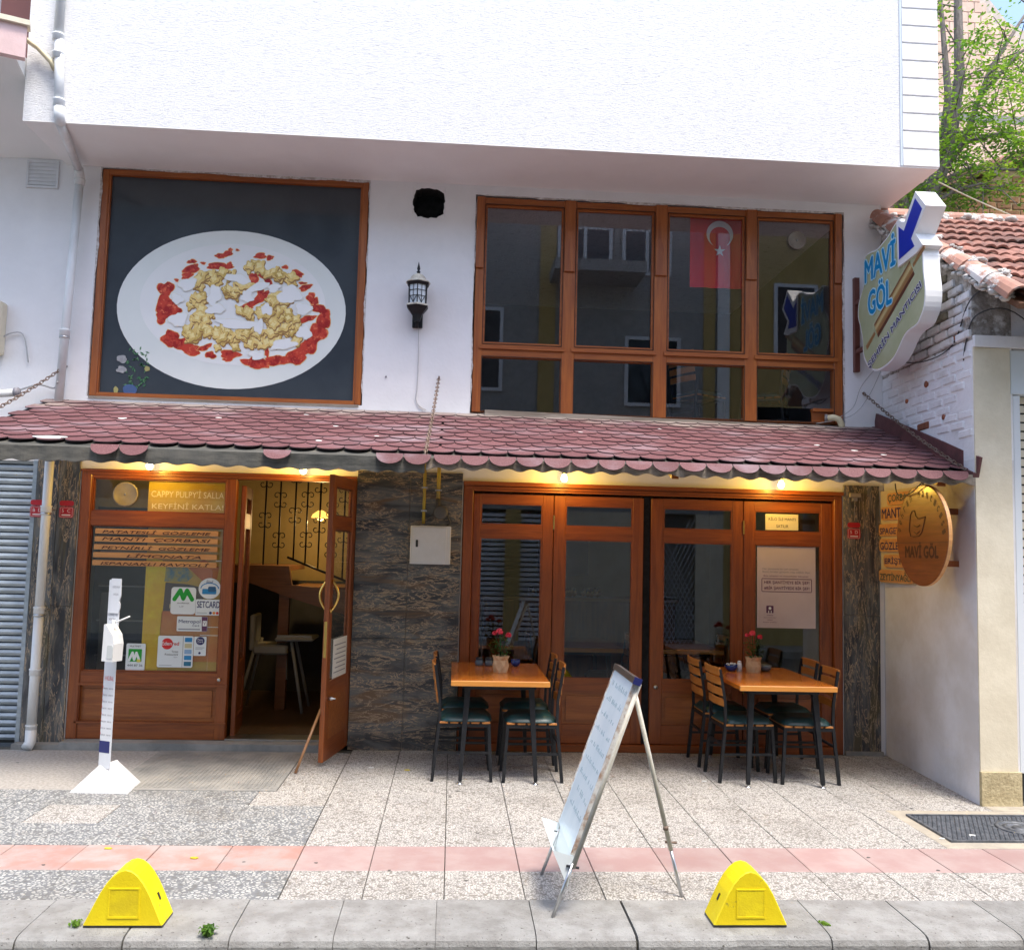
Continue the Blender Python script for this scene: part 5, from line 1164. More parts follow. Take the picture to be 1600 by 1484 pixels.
# roof: tiles
ux = Vector((1, 0, 0)); ud = Vector((0, -1, -.636)).normalized(); un = Vector((0, -.636, 1)).normalized(); rp0 = Vector((3.78, .1, 4.885))
RM = Matrix(((1, 0, 0, 0), (0, ud.y, un.y, 0), (0, ud.z, un.z, 0), (0, 0, 0, 1)))          # local x=X, y=downslope, z=normal (right-handed check below)
RM = Matrix.Translation(rp0) @ Matrix(((ux.x, ud.x, un.x, 0), (ux.y, ud.y, un.y, 0), (ux.z, ud.z, un.z, 0), (0, 0, 0, 1)))
dkb = MB(); dkb.M = RM; dkb.box(0, 5, 0, 2.62, -.06, -.02); dkb.build('roof_deck', mat('roof_wood', (.13, .06, .03), (.2, .1, .06), 8), NR)
rt = mat('red_roof_tile', (.33, .155, .115), (.19, .095, .075), 6, rough=.85, bump=.4, bscale=60, rand=.3, dirt_or_shade=((.09, .06, .05), 5, .55, .7, (1, 1, 1)))
tb = MB(); prof = []
for k in range(11): u = k/10; prof.append((u*.205, .006+.022*abs(math.sin(math.pi*u*2))**.8))
vs = []
for (yv, dz) in ((0, 0), (.25, .026)):
    for (u, h_) in prof: vs.append((u, yv, h_+dz))
for (u, h_) in prof: vs.append((u, .25, h_+.008))
n_ = 11; fs = [(i, i+1, n_+i+1, n_+i) for i in range(10)]+[(n_+i, n_+i+1, 2*n_+i+1, 2*n_+i) for i in range(10)]
tb.add(vs, fs, 0, False); tmesh = tb.mesh('roof_tile', rt)
for r in range(11):
    for c_ in range(24 if r else 24):
        o = link('roof_tile', tmesh, NR); o.matrix_local = RM @ Matrix.Translation((.06+c_*.207+rnd.uniform(-.006, .006), .02+r*.232+rnd.uniform(-.008, .008), rnd.uniform(-.004, .008))) @ Matrix.Rotation(rnd.uniform(-.02, .02), 4, 'Z')
mort = mat('lime_mortar', (.66, .64, .62), (.42, .40, .37), 14, rough=1, bump=1, bscale=24)
vtm = mat('salmon_verge_tile', (.46, .24, .175), (.36, .19, .145), 6, rough=.8, rand=.2, dirt_or_shade=((.62, .60, .58), 5, .50, .60, (1, 1, 1)))
def barrel(L_, r0, r1):
    b = MB(); vs = []; n = 8
    for k in range(n+1):
        a = math.pi*k/n; vs += [(r0*math.cos(a), 0, r0*math.sin(a)), (r1*math.cos(a), L_, r1*math.sin(a)), (r1*.85*math.cos(a), L_, r1*.85*math.sin(a)), (r0*.85*math.cos(a), 0, r0*.85*math.sin(a))]
    fs = []
    for k in range(n):
        for q in range(4): fs.append((k*4+q, k*4+(q+1) % 4, k*4+4+(q+1) % 4, k*4+4+q))
    b.add(vs, fs, 0, False); return b
vtmesh = barrel(.38, .070, .098).mesh('verge_tile', vtm)
for k in range(7):
    o = link('verge_tile', vtmesh, NR); o.matrix_local = RM @ Matrix.Translation((.02+rnd.uniform(-.01, .01), .04+k*.36, .012)) @ Matrix.Rotation(-.05, 4, 'X')
def lumpy(n, f, rr, m, nm, seed=1, par=None):
    g = random.Random(seed); b = MB()
    for k in range(n):
        p = Vector(f(g)); vs = []; r = g.uniform(*rr)
        for z_, q in ((-.5, .7), (0, 1), (.5, .7)):
            for i in range(6): a = 2*math.pi*i/6+g.uniform(-.2, .2); vs.append(p+Vector((r*q*math.cos(a)*g.uniform(.7, 1.3), r*q*math.sin(a)*g.uniform(.7, 1.3), r*z_*.8)))
        vs += [p+Vector((0, 0, r*.55)), p-Vector((0, 0, r*.55))]
        b.add(vs, [(i, (i+1) % 6, 6+(i+1) % 6, 6+i) for i in range(6)]+[(6+i, 6+(i+1) % 6, 12+(i+1) % 6, 12+i) for i in range(6)]+[(12+i, 12+(i+1) % 6, 18) for i in range(6)]+[((i+1) % 6, i, 19) for i in range(6)], 0, True)
    return b.build(nm, m, par, kind='stuff')
lumpy(260, lambda g: RM @ Vector((g.uniform(-.05, .03), g.uniform(.0, 2.5), g.uniform(-.05, .02))), (.018, .042), mort, 'verge_mortar', 3, NR)
lumpy(150, lambda g: RM @ Vector((.07+g.uniform(-.06, .06), math.floor(g.uniform(1, 7))*.36+.04+g.uniform(-.05, .05), g.uniform(.03, .09))), (.014, .034), mort, 'tile_mortar', 5, NR)
# ridge
rdm = barrel(.40, .075, .09).mesh('ridge_tile', vtm)
for k in range(13):
    o = link('ridge_tile', rdm, NR); o.matrix_local = Matrix.Translation((3.80+k*.37, .12, 4.90+rnd.uniform(-.01, .01))) @ Matrix.Rotation(-math.pi/2, 4, 'Z') @ Matrix.Rotation(-.04, 4, 'X')
lumpy(150, lambda g: (3.75+g.uniform(0, 4.6), .06+g.uniform(-.07, .03), 4.87+g.uniform(-.05, .03)), (.03, .06), mort, 'ridge_mortar', 9, NR)
b = MB(); b.prism([(.1, 4.87), (3.0, 3.2), (3.0, 0), (.1, 0)], 4.1, 8.6, 'yz'); b.build('rear_body', creampl, NR)
MB().prism([(-1.72, 3.62), (-1.98, 3.52), (-1.98, 3.36), (-1.72, 3.36)], 4.12, 4.6, 'yz').build('gutter_end', maroon, NR)

# background gable house, block building, tree
GH = thing('gable_house', 'brown brick gable end of an old house behind the tiled roof', 'house')
GY = 8.0
def gz(x): return 8.45+(x-8.5)*.40
MB().prism([(8.2, 0), (14.5, 0), (14.5, 8.3), (12.6, gz(12.6)-.05), (8.2, gz(8.2)-.05)], GY, GY+5).build('gable_wall', mat('gable_mortar', (.50, .36, .19), (.36, .25, .13), 9, rough=1, bump=.5), GH)
gbm = mat('brown_brick', (.33, .17, .075), (.22, .11, .055), 9, rough=.95, bump=.5, bscale=60, rand=.35); gme = MB().bbox(-.135, .135, -.02, .02, 0, .105, .010).mesh('brick', gbm)
row = 0; z = 7.9
while z < 10.2:
    x = 8.75+(.15 if row % 2 else 0)
    while x < 11.2:
        if z+.14 < gz(x-.15)-.1: link('brick', gme, GH, (x+rnd.uniform(-.01, .01), GY-.004, z+rnd.uniform(-.006, .006)), (0, rnd.uniform(-.03, .03), 0))
        x += .298
    z += .132; row += 1
g2 = MB(); g2.prism([(8.0, gz(8.0)), (12.6, gz(12.6)), (12.6, gz(12.6)+.10), (8.0, gz(8.0)+.10)], GY-.22, GY+5); g2.build('roof', rt, GH)
gv = barrel(.42, .08, .10).mesh('verge_tile', rt)
an_ = math.atan(.40)
for k in range(11):
    x = 8.0+k*.36; o = link('verge_tile', gv, GH); o.matrix_local = Matrix.Translation((x, GY-.16, gz(x)+.10)) @ Matrix.Rotation(-an_, 4, 'Y') @ Matrix.Rotation(-math.pi/2, 4, 'Z')
for k in range(6): MB().box(8.3+k*.7, 8.42+k*.7, GY-.28, GY-.01, gz(8.3+k*.7)-.12, gz(8.3+k*.7)-.02).build('rafter_end', bark, GH)
BB = thing('block_building', 'pink clay block building behind the leafy tree', 'building')
BY = 12.0
MB().prism([(10.3, 0), (16, 0), (16, 13.0), (12.8, 14.55), (12.2, 15.3), (10.3, 15.3)], BY, BY+4).build('block_wall', mat('block_mortar', (.60, .52, .46), (.5, .43, .38), 8, rough=1), BB)
cbm = mat('clay_block', (.72, .53, .43), (.64, .46, .36), 5, rough=.95, rand=.14, bump=.3); cme = MB().bbox(-.145, .145, -.015, .012, 0, .245, .006).mesh('block', cbm)
row = 0; z = 9.75
while z < 15.2:
    x = 10.75+(.155 if row % 2 else 0)
    while x < 13.9:
        if not (x > 12.1 and z > 14.9-(x-12.1)*1.0): link('block', cme, BB, (x, BY-.004, z))
        x += .31
    z += .262; row += 1
MB().box(10.6, 16, BY-.03, BY-.016, 12.02, 12.2).build('concrete_band', concrete, BB)
TR = thing('leafy_tree', 'green leafy tree with grey forked trunk behind the red tiled roof', 'tree', (6.9, 6.0, 0))
rnd.seed(12)
limbs = [[(0, 0, 0), (.1, 0, 4), (.45, 0, 7.0), (.95, -.1, 8.4), (1.15, -.1, 9.6), (1.2, 0, 12)], [(.45, 0, 7.2), (.85, .2, 8.0), (1.35, .2, 8.6), (1.8, .1, 9.9), (2.6, 0, 11.2)], [(.85, -.1, 8.2), (.9, -.2, 9.2), (.75, -.2, 11.5)],
         [(1.35, .1, 8.6), (1.9, 0, 8.75), (2.6, -.2, 8.7), (3.3, -.3, 8.5)], [(.7, 0, 7.8), (1.2, -.3, 8.0), (1.9, -.4, 7.95), (2.6, -.5, 7.8)], [(1.6, .1, 9.4), (2.3, .1, 10.2), (3.2, 0, 10.8)], [(.5, 0, 7.3), (.9, -.3, 7.6), (1.3, -.4, 7.7), (1.5, -.4, 7.6)],
         [(.3, 0, 6.5), (-.8, 0, 8.5), (-1.4, .2, 10.5)], [(.4, 0, 6.9), (-.2, -.2, 8.5), (-.3, -.3, 11)], [(1.9, 0, 8.75), (2.3, -.4, 8.3), (2.9, -.5, 8.1)]]
tr = MB()
for i, l in enumerate(limbs): tr.tube(l, .21 if i == 0 else (.10 if i < 3 or i in (7, 8) else .035), 8, r2=.05 if i == 0 else .018)
tw = []
for i, l in enumerate(limbs):
    for k in range(len(l)-1):
        if l[k+1][2] < 6.4: continue
        for s_ in range(6):
            p = Vector(l[k]).lerp(Vector(l[k+1]), rnd.random())
            if p.z < 7.3: continue
            d_ = Vector((rnd.uniform(-1, 1), rnd.uniform(-.8, .8), rnd.uniform(-.55, .6))).normalized(); L_ = rnd.uniform(.5, 1.3); q_ = p+d_*L_*.5+Vector((0, 0, .08)); e = p+d_*L_
            tr.tube([p, q_, e], .013, 5, r2=.005); tw.append((q_, e))
tr.build('trunk', bark, TR)
cr = MB(); cr2 = MB()
for (q_, e) in tw:
    for k in range(rnd.randint(2, 5)):
        c = q_.lerp(e, rnd.uniform(.1, 1.2)); cs = rnd.uniform(.12, .26); tgt = cr if rnd.random() < .5 else cr2
        for j in range(rnd.randint(13, 28)):
            p = c+Vector((rnd.gauss(0, cs), rnd.gauss(0, cs), rnd.gauss(0, cs*.55)))
            if p.z < 7.5+max(0, (2.2-p.x))*.0-(.35 if p.x < 1.1 else 0): continue
            a = rnd.uniform(0, 6.28); d_ = Vector((math.cos(a), math.sin(a), rnd.uniform(-.9, .1))).normalized(); w = d_.cross(Vector((rnd.uniform(-.5, .5), rnd.uniform(-.5, .5), 1))).normalized(); l = rnd.uniform(.06, .11)
            up_ = d_.cross(w)*l*.10
            tgt.add([p, p+d_*l*.45+w*l*.26, p+d_*l-up_, p+d_*l*.45-w*l*.26, p+d_*l*.5+up_], [(0, 1, 4), (1, 2, 4), (2, 3, 4), (3, 0, 4)])
cr.build('crown', leaf, TR, kind='stuff'); cr2.build('crown', leafmat('tree_leaf_bright', (.10, .22, .015), (.26, .38, .03)), TR, kind='stuff')
cable([(3.96, -.78, 4.86), (4.6, -.2, 4.98), (5.6, .6, 5.12), (6.6, 1.3, 5.2)], .006, flat('cable_tan', (.5, .45, .32)), 'pale cable stretched from the overhang corner over the tiled roof')

# ------------------------------------------------------------------ projecting lightbox sign (plane X = const)
SG = thing('projecting_sign', 'pale green lightbox sign with blue arrow and rolling pin', 'sign')
green_face = mat('sign_face_green', (.52, .56, .38), (.42, .46, .28), 1.6, rough=.25)
face = [(-.30, 4.00), (-.385, 4.11), (-.385, 4.20), (-.40, 4.33), (-.50, 4.335), (-.62, 4.32), (-.74, 4.345), (-.83, 4.37), (-.93, 4.42), (-1.03, 4.43), (-1.05, 4.30), (-1.2, 4.25), (-1.35, 4.09), (-1.375, 3.90), (-1.40, 3.74), (-1.38, 3.62), (-1.33, 3.555), (-1.27, 3.51), (-1.13, 3.49), (-1.05, 3.45), (-.97, 3.38), (-.88, 3.32), (-.74, 3.285), (-.60, 3.28), (-.48, 3.32), (-.39, 3.40), (-.345, 3.49), (-.335, 3.60), (-.30, 3.72), (-.25, 3.83), (-.26, 3.93)]
arr = [(-1.305, 4.545), (-1.46, 4.375), (-1.30, 4.21), (-1.405, 4.09), (-1.30, 4.055), (-1.02, 4.035), (-1.0, 4.42), (-1.13, 4.37)]
SGm = Matrix.Translation((0, 0, 0))
wsm = flat('sign_white', (.82, .83, .84), .35)
cx_, cz_ = -.85, 3.85
sm2 = []
for i in range(len(face)):
    p0, p1, p2, p3 = [Vector(face[(i+k) % len(face)]) for k in (-1, 0, 1, 2)]
    for u in (0, .33, .66):
        q = .5*((2*p1)+(p2-p0)*u+(2*p0-5*p1+4*p2-p3)*u*u+(3*p1-p0-3*p2+p3)*u**3); sm2.append((q.x, q.y))
face = sm2
b = MB(); b.prism(face[::-1], 3.502, 3.632, 'yz', 0); b.build('cabinet', wsm, SG)
ins = []
for (y, z) in face: ins.append((cx_+(y-cx_)*.972, cz_+(z-cz_)*.972))
MB().prism(ins[::-1], 3.499, 3.5015, 'yz').build('face_print', green_face, SG)
MB().prism(arr, 3.480, 3.640, 'yz').build('arrow_cabinet', wsm, SG)
ar2 = [(-1.305, 4.490), (-1.405, 4.370), (-1.235, 4.195), (-1.285, 4.118), (-1.045, 4.090), (-1.04, 4.36), (-1.125, 4.295)]
MB().prism(ar2, 3.477, 3.4795, 'yz').build('arrow_print', flat('royal_blue', (.01, .035, .42), .3), SG)
def outlined(s_, x, y, z, w, h_, mo, mi, r, ang=0):
    for k in range(8):
        a = k*math.pi/4; o = text(s_, x-.0001*k, y-r*math.cos(a), z+r*math.sin(a), w, h_, mo, SG, SIDE, off=.01, ang=ang, name='lettering_outline')
    text(s_, x-.0012, y, z, w, h_, mi, SG, SIDE, off=.06, ang=ang)
cy = flat('sky_blue', (.0, .26, .58), .3); pale = flat('pale_cyan', (.50, .78, .86), .3)
for (s_, y, z, w, h_) in (('MAVİ', -.395, 4.075, .565, .285), ('GÖL', -.455, 3.775, .435, .27)):
    outlined(s_, 3.4950, y-.012, z+.012, w-.024, h_-.024, pale, cy, .018)
# rolling pin relief print
def obl(p, q, w0, w1, x0, x1, m, nm, r=None):
    p = Vector(p); q = Vector(q); d_ = (q-p).normalized(); n = Vector((-d_.y, d_.x))
    P = [p+n*w0, p-n*w0, q-n*w1, q+n*w1]; MB().prism([(v_.x, v_.y) for v_ in P][::-1], x0, x1, 'yz').build(nm, m, SG)
pa, pb = (-.60, 3.62), (-1.21, 3.975)
pinm = [flat('pin_%d' % i, c, .3) for i, c in enumerate(((.22, .10, .045), (.40, .26, .10), (.58, .46, .22), (.34, .18, .07), (.13, .05, .03)))]
d_ = (Vector(pb)-Vector(pa)).normalized(); n = Vector((-d_.y, d_.x))
for k in range(9):
    o_ = (k-4)*.0162; m_ = pinm[(0, 1, 2, 2, 1, 3, 3, 4, 4)[8-k] if n.y > 0 else (0, 1, 2, 2, 1, 3, 3, 4, 4)[k]]
    a = Vector(pa)+n*o_; c = Vector(pb)+n*o_; obl(tuple(a), tuple(c), .0083, .0083, 3.4965, 3.4985, m_, 'rolling_pin_print')
obl((-.42, 3.515), (-.58, 3.61), .022, .014, 3.4965, 3.4984, pinm[3], 'pin_handle_print'); obl((-1.225, 3.985), (-1.40, 4.085), .014, .024, 3.4965, 3.4984, pinm[3], 'pin_handle_print')
ang = math.radians(27.5)
outlined('ŞEHRİN MANTICISI', 3.4950, -.480, 3.308, .995, .092, wsm, navy, .007, ang)
MB().box(3.565, 3.61, -.05, -.004, 3.385, 4.25).build('wall_bar', brownm, SG); MB().box(3.57, 3.605, -.33, -.05, 3.55, 3.585).build('arm', brownm, SG); MB().box(3.57, 3.605, -.33, -.05, 4.0, 4.035).build('arm', brownm, SG)
MB().tube([(3.60, -1.1, 3.80), (3.80, -1.1, 3.80)], .016, 8).build('side_arm', brownm, SG); MB().box(3.77, 3.785, -1.14, -1.06, 3.66, 3.94).build('side_plate', brownm, SG)
cable([(3.60, -.4, 3.36), (3.55, -.2, 3.22), (3.52, -.1, 3.05), (3.40, -.02, 2.95)], .0035, gcab, 'thin grey wire drooping from the lightbox sign to the awning'); cable([(3.62, -.45, 3.34), (3.66, -.1, 3.15), (3.52, -.05, 2.98), (3.2, -.06, 2.9)], .003, gcab, 'second thin wire curling from the lightbox sign to the window corner')
cable([(3.62, -.5, 3.40), (3.72, -.9, 3.30), (3.76, -1.3, 3.35), (3.74, -1.58, 3.62), (3.9, -1.66, 3.75)], .005, bcab, 'black cable sagging across the whitewashed brick wall'); cable([(3.76, -1.45, 3.2), (3.75, -1.5, 3.32), (3.77, -1.6, 3.5), (4.0, -1.63, 3.55), (4.3, -1.62, 3.35)], .005, bcab, 'black cable looping over the corner of the right shop')
t = thing('outlet_pipe', 'cream plastic elbow pipe at the lower right corner of the upstairs window', 'pipe', (3.40, -.06, 2.86))
MB().tube([(-.09, .05, .10), (-.04, .0, .10), (.0, -.01, .085), (.03, -.01, .03), (.03, 0, -.0)], .028, 10).build('elbow', mat('cream_pvc', (.62, .55, .36), rough=.4), t); MB().tube([(-.10, .05, .10), (-.08, .045, .10)], .034, 10).build('pipe_end', greyink, t)

# ------------------------------------------------------------------ disc sign and menu boards under the awning
DS = thing('disc_sign', 'round wooden sign with burnt dumpling drawing on two arms below the awning end', 'sign')
MB().lathe([(.0001, -.016), (.372, -.016), (.378, -.010), (.378, .012), (.372, .016), (.0001, .016)], (3.50, -1.325, 1.895), 56, axis='x', smooth=False).build('disc', [wsign], DS)
rimb = MB()
for k in range(56):
    a0 = 2*math.pi*k/56; a1 = 2*math.pi*(k+1)/56
    rimb.add([(3.486, -1.325+.3785*math.cos(a0), 1.895+.3785*math.sin(a0)), (3.486, -1.325+.3785*math.cos(a1), 1.895+.3785*math.sin(a1)), (3.512, -1.325+.3785*math.cos(a1), 1.895+.3785*math.sin(a1)), (3.512, -1.325+.3785*math.cos(a0), 1.895+.3785*math.sin(a0))], [(0, 1, 2, 3)])
rimb.build('rim', wlight, DS)
MB().box(3.4825, 3.4835, -1.69, -.96, 1.838, 1.841).build('plank_joint', ink, DS)
text('MAVİ GÖL', 3.4830, -1.085, 1.728, .475, .115, brownink, DS, SIDE, off=.10)
words_ = 'Şehrin Mantıcısı'
for k, c_ in enumerate(words_):
    if c_ == ' ': continue
    a = math.radians(172-k*(164/(len(words_)-1))); r = .305; yy_ = -1.325-r*math.cos(a); zz = 1.895+r*math.sin(a)
    text(c_, 3.4830, yy_+.012, zz-.02, .026, .045, brownink, DS, SIDE, off=.10, ang=(a-math.pi/2)*.8)
# dumpling outline
ol = [(-1.20, 2.06), (-1.17, 2.03), (-1.16, 1.98), (-1.15, 1.92), (-1.17, 1.87), (-1.22, 1.865), (-1.30, 1.87), (-1.34, 1.90), (-1.37, 1.96), (-1.39, 2.01), (-1.33, 2.0), (-1.28, 2.0), (-1.25, 2.02), (-1.235, 2.06), (-1.20, 2.06)]
MB().tube([(3.482, y+.0, z+.02) for y, z in ol], .0035, 5).tube([(3.482, -1.22, 1.97), (3.482, -1.27, 1.955), (3.482, -1.31, 1.97)], .0035, 5).tube([(3.482, -1.22, 1.92), (3.482, -1.26, 1.905), (3.482, -1.31, 1.925)], .003, 5).build('dumpling_outline', brownink, DS)
MB().box(3.518, wx_(-1.3)-.001, -1.33, -1.27, 2.055, 2.10).build('arm', wsign, DS); MB().box(3.518, wx_(-1.3)-.001, -1.33, -1.27, 1.665, 1.71).build('arm', wsign, DS)
MB().box(3.519, 3.56, -1.30, -1.26, 1.56, 2.20).build('back_batten', wsign, DS)
MB().tube([(3.50, -1.33, 2.275), (3.50, -1.33, 2.33)], .006, 6).build('hook', ink, DS)
cable([(3.45, -1.45, 2.30), (3.46, -1.2, 2.21), (3.47, -1.0, 2.22), (3.5, -.9, 2.31)], .005, bcab, 'black cable loop hanging above the round wooden sign')
MP = thing('menu_panel', 'cream panel of six painted wooden name boards behind the round sign', 'menu board')
MB().box(wx_(-.4)-.022, wx_(-.4)-.006, -.62, .0-.03, 1.50, 2.31).build('panel', mat('panel_cream', (.56, .47, .31), rough=.7), MP)
dkg = flat('dark_green_ink', (.03, .09, .08)); 
for (s_, y, z0, z1, m_, w) in (('ÇORBA', -.20, 2.185, 2.285, dkg, .33), ('MANTI', -.085, 2.058, 2.168, navy, .36), ('SPAGETTİ', -.045, 1.92, 2.02, navy, .46), ('GÖZLEME', -.05, 1.785, 1.89, navy, .46), ('ERİŞTE', -.13, 1.65, 1.752, navy, .36), ('ZEYTİNYAĞLI', -.04, 1.52, 1.62, dkg, .54)):
    bo = MB().prism(rrect(y-.05-w, y-.005+.015, z0-.008, z1-.002, .03)[::-1], wx_(-.4)-.042, wx_(-.4)-.023, 'yz').build('name_board', wlight, MP)
    text(s_, wx_(-.4)-.0445, y-.012, z0+.008, w, (z1-z0)-.026, m_, bo, SIDE, off=.03)

# ------------------------------------------------------------------ interior seen through the doors
ST = thing('staircase', 'brown wooden stair with black iron scroll railing inside the open door', 'staircase')
brs = wood('stair_wood', (.16, .06, .022), (.25, .10, .035), 'x')
MB().prism([(-2.35, 1.32), (-2.03, 1.31), (-1.64, 1.175), (-1.0, .99), (-1.0, 1.25), (-1.62, 1.30), (-1.655, 1.49), (-2.35, 1.49)], 1.48, 1.54).build('stringer', brs, ST)
MB().box(-1.75, -1.65, 1.54, 1.63, .05, 1.30).build('post', brs, ST); MB().box(-2.35, -1.66, 1.54, 2.5, 1.44, 1.49).box(-1.64, -1.0, 1.54, 2.4, 1.24, 1.285).build('landing', brs, ST)
MB().tube([(-1.68, 1.5, 1.58), (-1.0, 1.5, 1.32)], .012, 6).build('lower_rail', blackm, ST); MB().tube([(-1.95, 1.5, 2.62), (-1.45, 1.5, 2.60), (-1.0, 1.5, 2.20)], .012, 6).build('handrail', blackm, ST)
for i, x in enumerate((-1.92, -1.774, -1.62, -1.50, -1.37, -1.245, -1.12)):
    z0 = 1.50 if x < -1.66 else 1.58-(x+1.68)*.382
    MB().tube([(x, 1.5, z0), (x, 1.5, 2.55 if x < -1.4 else 2.42)], .009, 6).build('baluster', blackm, ST)
    for z in ((z0+.25, z0+.66) if i % 2 else (z0+.45, z0+.86)):
        sc = MB()
        for sx in (-1, 1):
            for sz in (-1, 1):
                pts = [(x+sx*(.018+.030*(1-math.cos(a))*1.0 if False else sx*0)+sx*(.036+(.036-.0042*a)*math.cos(a+math.pi)), 1.5, z+sz*(.044+(.038-.0044*a)*math.sin(a))) for a in [k*.45 for k in range(13)]]
                sc.tube([(x+sx*.004, 1.5, z)]+pts, .005, 5)
        sc.build('scroll', blackm, ST)
lampm = mat('lamp_glow', (1, .62, .16), emit=2.2)
t = thing('pendant_lamp', 'lit yellow pendant lamp glowing behind the stair railing', 'lamp', (-1.42, 1.9, 2.0))
MB().lathe([(.10, .0), (.085, .035), (.03, .075), (.012, .08)], n=18).build('lamp_shade', mat('amber_shade', (.9, .45, .08), emit=.9), t); MB().lathe([(.0001, -.035), (.03, -.02), (.035, .0), (.0001, .02)], n=12).build('bulb', lampm, t); MB().tube([(0, 0, .08), (0, 0, .68)], .004, 5).build('cord', ink, t)
pl_ = bpy.data.lights.new('pendant_light', 'POINT'); pl_.energy = 6; pl_.color = (1, .66, .28); pl_.shadow_soft_size = .04; po = bpy.data.objects.new('pendant_light', pl_); COL.objects.link(po); po.location = (0, 0, -.07); po.parent = t
MB().box(-2.5, -.8, 2.75, 2.80, 1.30, 2.68).build('stair_wall', mat('stair_wall_yellow', (.42, .31, .12), (.36, .26, .10), 2), B)
MB().box(-2.5, -.8, 2.75, 2.80, .05, 1.299).box(-.82, -.78, .25, 5.2, .05, 2.68).build('dark_partition', dk2, B)  # lower wall and partition coloured near black for the shade under the stair
HC = thing('high_chair', 'white baby high chair with tray under the stair inside the door', 'high chair', (-1.76, 1.55, .05))
hcm = flat('high_chair_white', (.32, .32, .30), .5)
for sx in (-1, 1):
    for sy in (-1, 1): MB().tube([(sx*.17, sy*.12, .70), (sx*.32, sy*.22, 0)], .017, 6).build('leg', hcm, HC)
MB().bbox(-.20, .14, -.17, .17, .56, .66, .02).build('seat', hcm, HC); MB().bbox(-.24, -.19, -.16, .16, .60, .95, .012).build('backrest', hcm, HC)
MB().bbox(.02, .40, -.22, .22, .70, .735, .015).box(.04, .38, -.20, -.19, .735, .76).build('tray', hcm, HC); MB().tube([(.10, 0, .56), (.12, 0, .30)], .010, 5).build('strap', hcm, HC)
ct = thing('service_counter', 'dim counter with gold ornaments inside behind the second folding door', 'counter', (.4, 3.4, .05))
MB().box(0, 2.4, 0, .5, 0, 1.05).build('body', wz, ct); MB().box(-.03, 2.43, -.03, .53, 1.05, 1.09).build('worktop', wlight, ct)
gd = MB(); g_ = random.Random(4)
for k in range(26): gd.lathe([(.0001, 0), (.04, .03), (.03, .09), (.0001, .12)], (.55+g_.uniform(0, 1.0), .1+g_.uniform(0, .25), 1.09), 7)
gd.build('gold_ornaments', brass, ct, kind='stuff')
MB().box(.7, 1.35, .4, .45, 1.35, 1.85).build('wall_screen', ink, ct); MB().box(.85, .98, .02, .05, 1.15, 1.35).build('display', blue, ct)
for x, e in ((.9, 7), (2.6, 5)):
    pass
# Turkish flag hung upstairs
FG = thing('flag', 'red flag with white crescent and star hung inside the upstairs window', 'flag')
fm = mat('flag_cloth', (.85, .012, .035), (.72, .01, .03), 2, (2, 1, .3), .8)
vs = []; nx_ = 20
for k in range(nx_+1):
    x = 2.10+.53*k/nx_; y = .16+.008*math.sin(k*.9)
    vs += [(x, y, 4.16), (x, y, 4.84)]
FGm = MB().add(vs, [(2*k, 2*k+2, 2*k+3, 2*k+1) for k in range(nx_)]); FGm.add([(v_[0], v_[1]+.003, v_[2]) for v_ in vs], [(2*k+1, 2*k+3, 2*k+2, 2*k) for k in range(nx_)]); FGm.build('cloth', fm, FG)
cr_ = []
ccx, ccz, R1 = 2.375, 4.665, .125
for k in range(25): a = math.radians(-140+280*k/24)+math.pi/2; cr_.append((ccx+R1*math.cos(a), ccz+R1*math.sin(a)))
for k in range(25): a = math.radians(140-280*k/24)+math.pi/2; cr_.append((ccx+.098*math.cos(a), ccz-.030+.100*math.sin(a)))
MB().prism(cr_[::-1], .145, .147).build('crescent', flat('flag_white', (.82, .82, .82)), FG)
stp = [(2.375+(.055 if k % 2 == 0 else .022)*math.sin(k*math.pi/5), 4.505+(.055 if k % 2 == 0 else .022)*math.cos(k*math.pi/5)) for k in range(10)]
MB().prism(stp, .145, .147).build('star', flat('flag_white2', (.82, .82, .82)), FG)

# ------------------------------------------------------------------ the building across the street (seen in the panes)
OP = thing('facing_building', 'grey and yellow apartment building across the street mirrored in the panes', 'building')
OY = -9.6
grey = mat('grey_roughcast', (.40, .395, .38), (.33, .325, .31), 12, rough=.95, bump=.6, bscale=40); yel = mat('yellow_render', (.52, .38, .14), (.47, .34, .12), 3, rough=.9)
def ob(x0, x1, z0, z1, m, nm, y0=OY, y1=OY-.3): MB().box(x0, x1, min(y0, y1), max(y0, y1), z0, z1).build(nm, m, OP)
ob(-9, 5.3, 3.1, 8.6, grey, 'wall'); ob(5.301, 12, -.15, 8.6, yel, 'yellow_wall'); ob(-9, 5.3, 2.5, 3.099, mat('grey_band', (.3, .3, .3), rough=.9), 'fascia_band')
ob(1.56, 1.88, 3.1, 8.6, yel, 'yellow_strip', OY+.03, OY); ob(4.87, 5.10, 3.1, 8.6, yel, 'yellow_strip', OY+.03, OY); ob(5.14, 5.38, 3.1, 8.6, white, 'downpipe_cover', OY+.08, OY+.031)
ob(1.75, 3.5, 7.0, 7.22, grey, 'balcony_slab', OY+1.0, OY)
fw = flat('upvc_white', (.75, .77, .8), .3); dg_ = flat('dark_glass', (.02, .025, .035), .05)
def owin(x0, x1, z0, z1, mull=1):
    f = MB().holes(x0, x1, z0, z1, OY+.002, OY+.05, [(x0+.07+(x1-x0-.07)*i/(mull+1), x0+(x1-x0-.07)*(i+1)/(mull+1), z0+.07, z1-.07) for i in range(mull+1)]).build('window', fw, OP)
    MB().box(x0+.05, x1-.05, OY+.003, OY+.02, z0+.05, z1-.05).build('pane', dg_, f)
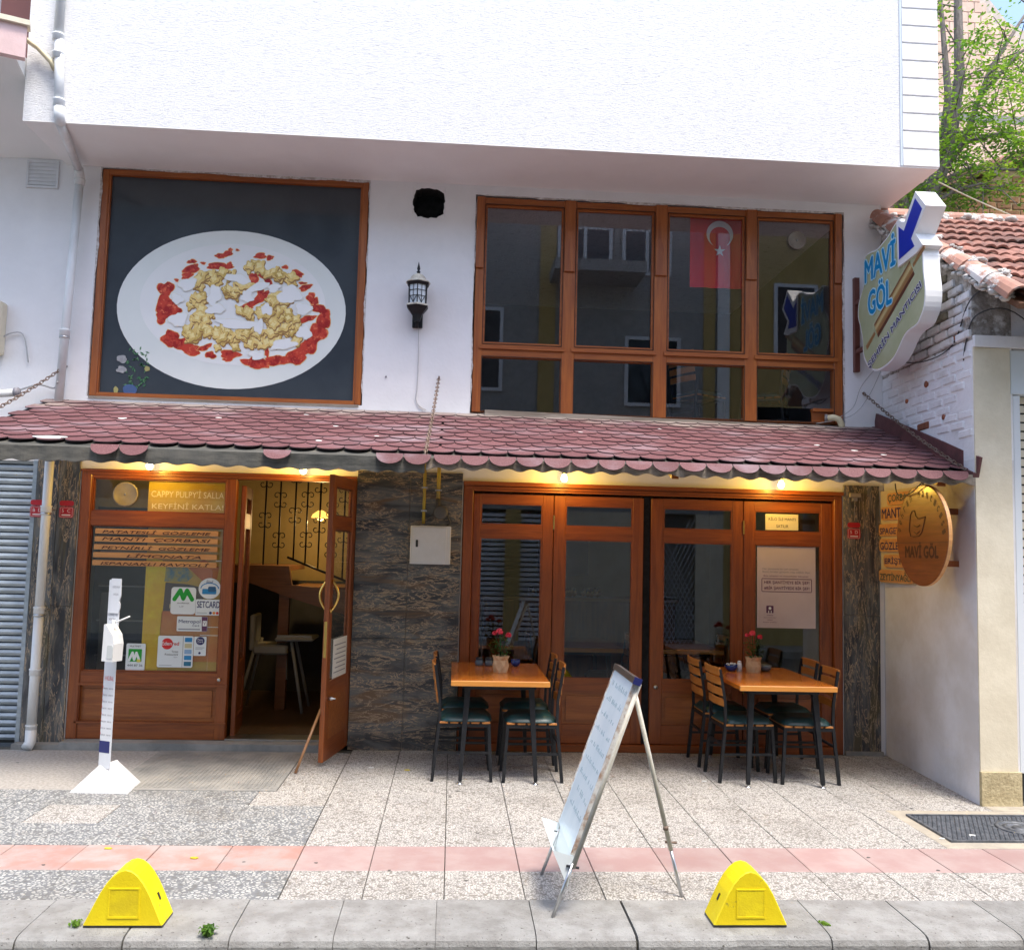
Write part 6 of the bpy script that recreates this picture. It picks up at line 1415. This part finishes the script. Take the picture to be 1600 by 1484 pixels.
owin(-.3, .86, 4.8, 6.47); owin(1.9, 3.0, 7.24, 8.2); owin(3.2, 4.2, 7.24, 8.2); owin(3.28, 4.4, 4.6, 6.0); owin(6.3, 7.2, 5.7, 7.2, 0); owin(-3.2, -2.0, 4.8, 6.4); owin(-5.6, -4.4, 4.8, 6.4); owin(-3.6, -2.2, 7.2, 8.3); owin(8.6, 9.8, 5.6, 7.2)
ry = MB()
for k in range(15): ry.box(1.78+k*.12, 1.79+k*.12, OY+.97, OY+.985, 7.22, 7.95)
ry.box(1.76, 3.5, OY+.965, OY+.99, 7.95, 7.98); ry.build('balcony_railing', ink, OP)
ob(-9, .45, -.15, 2.5, creampl, 'shop_wall'); ob(1.75, 3.9, -.15, 2.5, creampl, 'shop_wall'); ob(4.75, 5.3, -.15, 2.5, creampl, 'shop_wall'); ob(.451, 1.749, -.15, 2.499, dk2, 'shutter_recess', OY-.1, OY-.3); ob(3.901, 4.749, -.15, 2.499, dk2, 'grille_recess', OY-.1, OY-.3); ob(1.0, 1.3, -.15, 2.5, yel, 'pilaster', OY+.05, OY)
galo = mat('pale_shutter', (.78, .80, .82), (.7, .72, .75), 3, rough=.5)
osl = MB().prism([(OY-.06, 0), (OY-.02, .01), (OY-.02, .060), (OY-.06, .072)], .452, 1.748, 'yz').mesh('shutter_slat', galo)
for k in range(27): link('shutter_slat', osl, OP, (0, 0, -.12+k*.095))
gr = MB()
for k in range(22):
    for sgn in (1, -1):
        x = 3.9+k*.085-.5; z0_, z1_ = -.1, 2.4
        a = Vector((x, OY-.03, z0_)); c = Vector((x+sgn*1.25, OY-.03, z1_))
        # clip to opening
        t0, t1 = 0, 1
        dx = c.x-a.x
        ta = (3.91-a.x)/dx; tb_ = (4.74-a.x)/dx; t0 = max(0, min(ta, tb_)); t1 = min(1, max(ta, tb_))
        if t1 > t0: gr.tube([a.lerp(c, t0), a.lerp(c, t1)], .011, 4, cap=False)
gr.build('diamond_grille', whitemetal, OP)
struct('far_pavement', MB().box(-12, 12, OY+.01, OY+1.1, -.149, -.02), slabm)
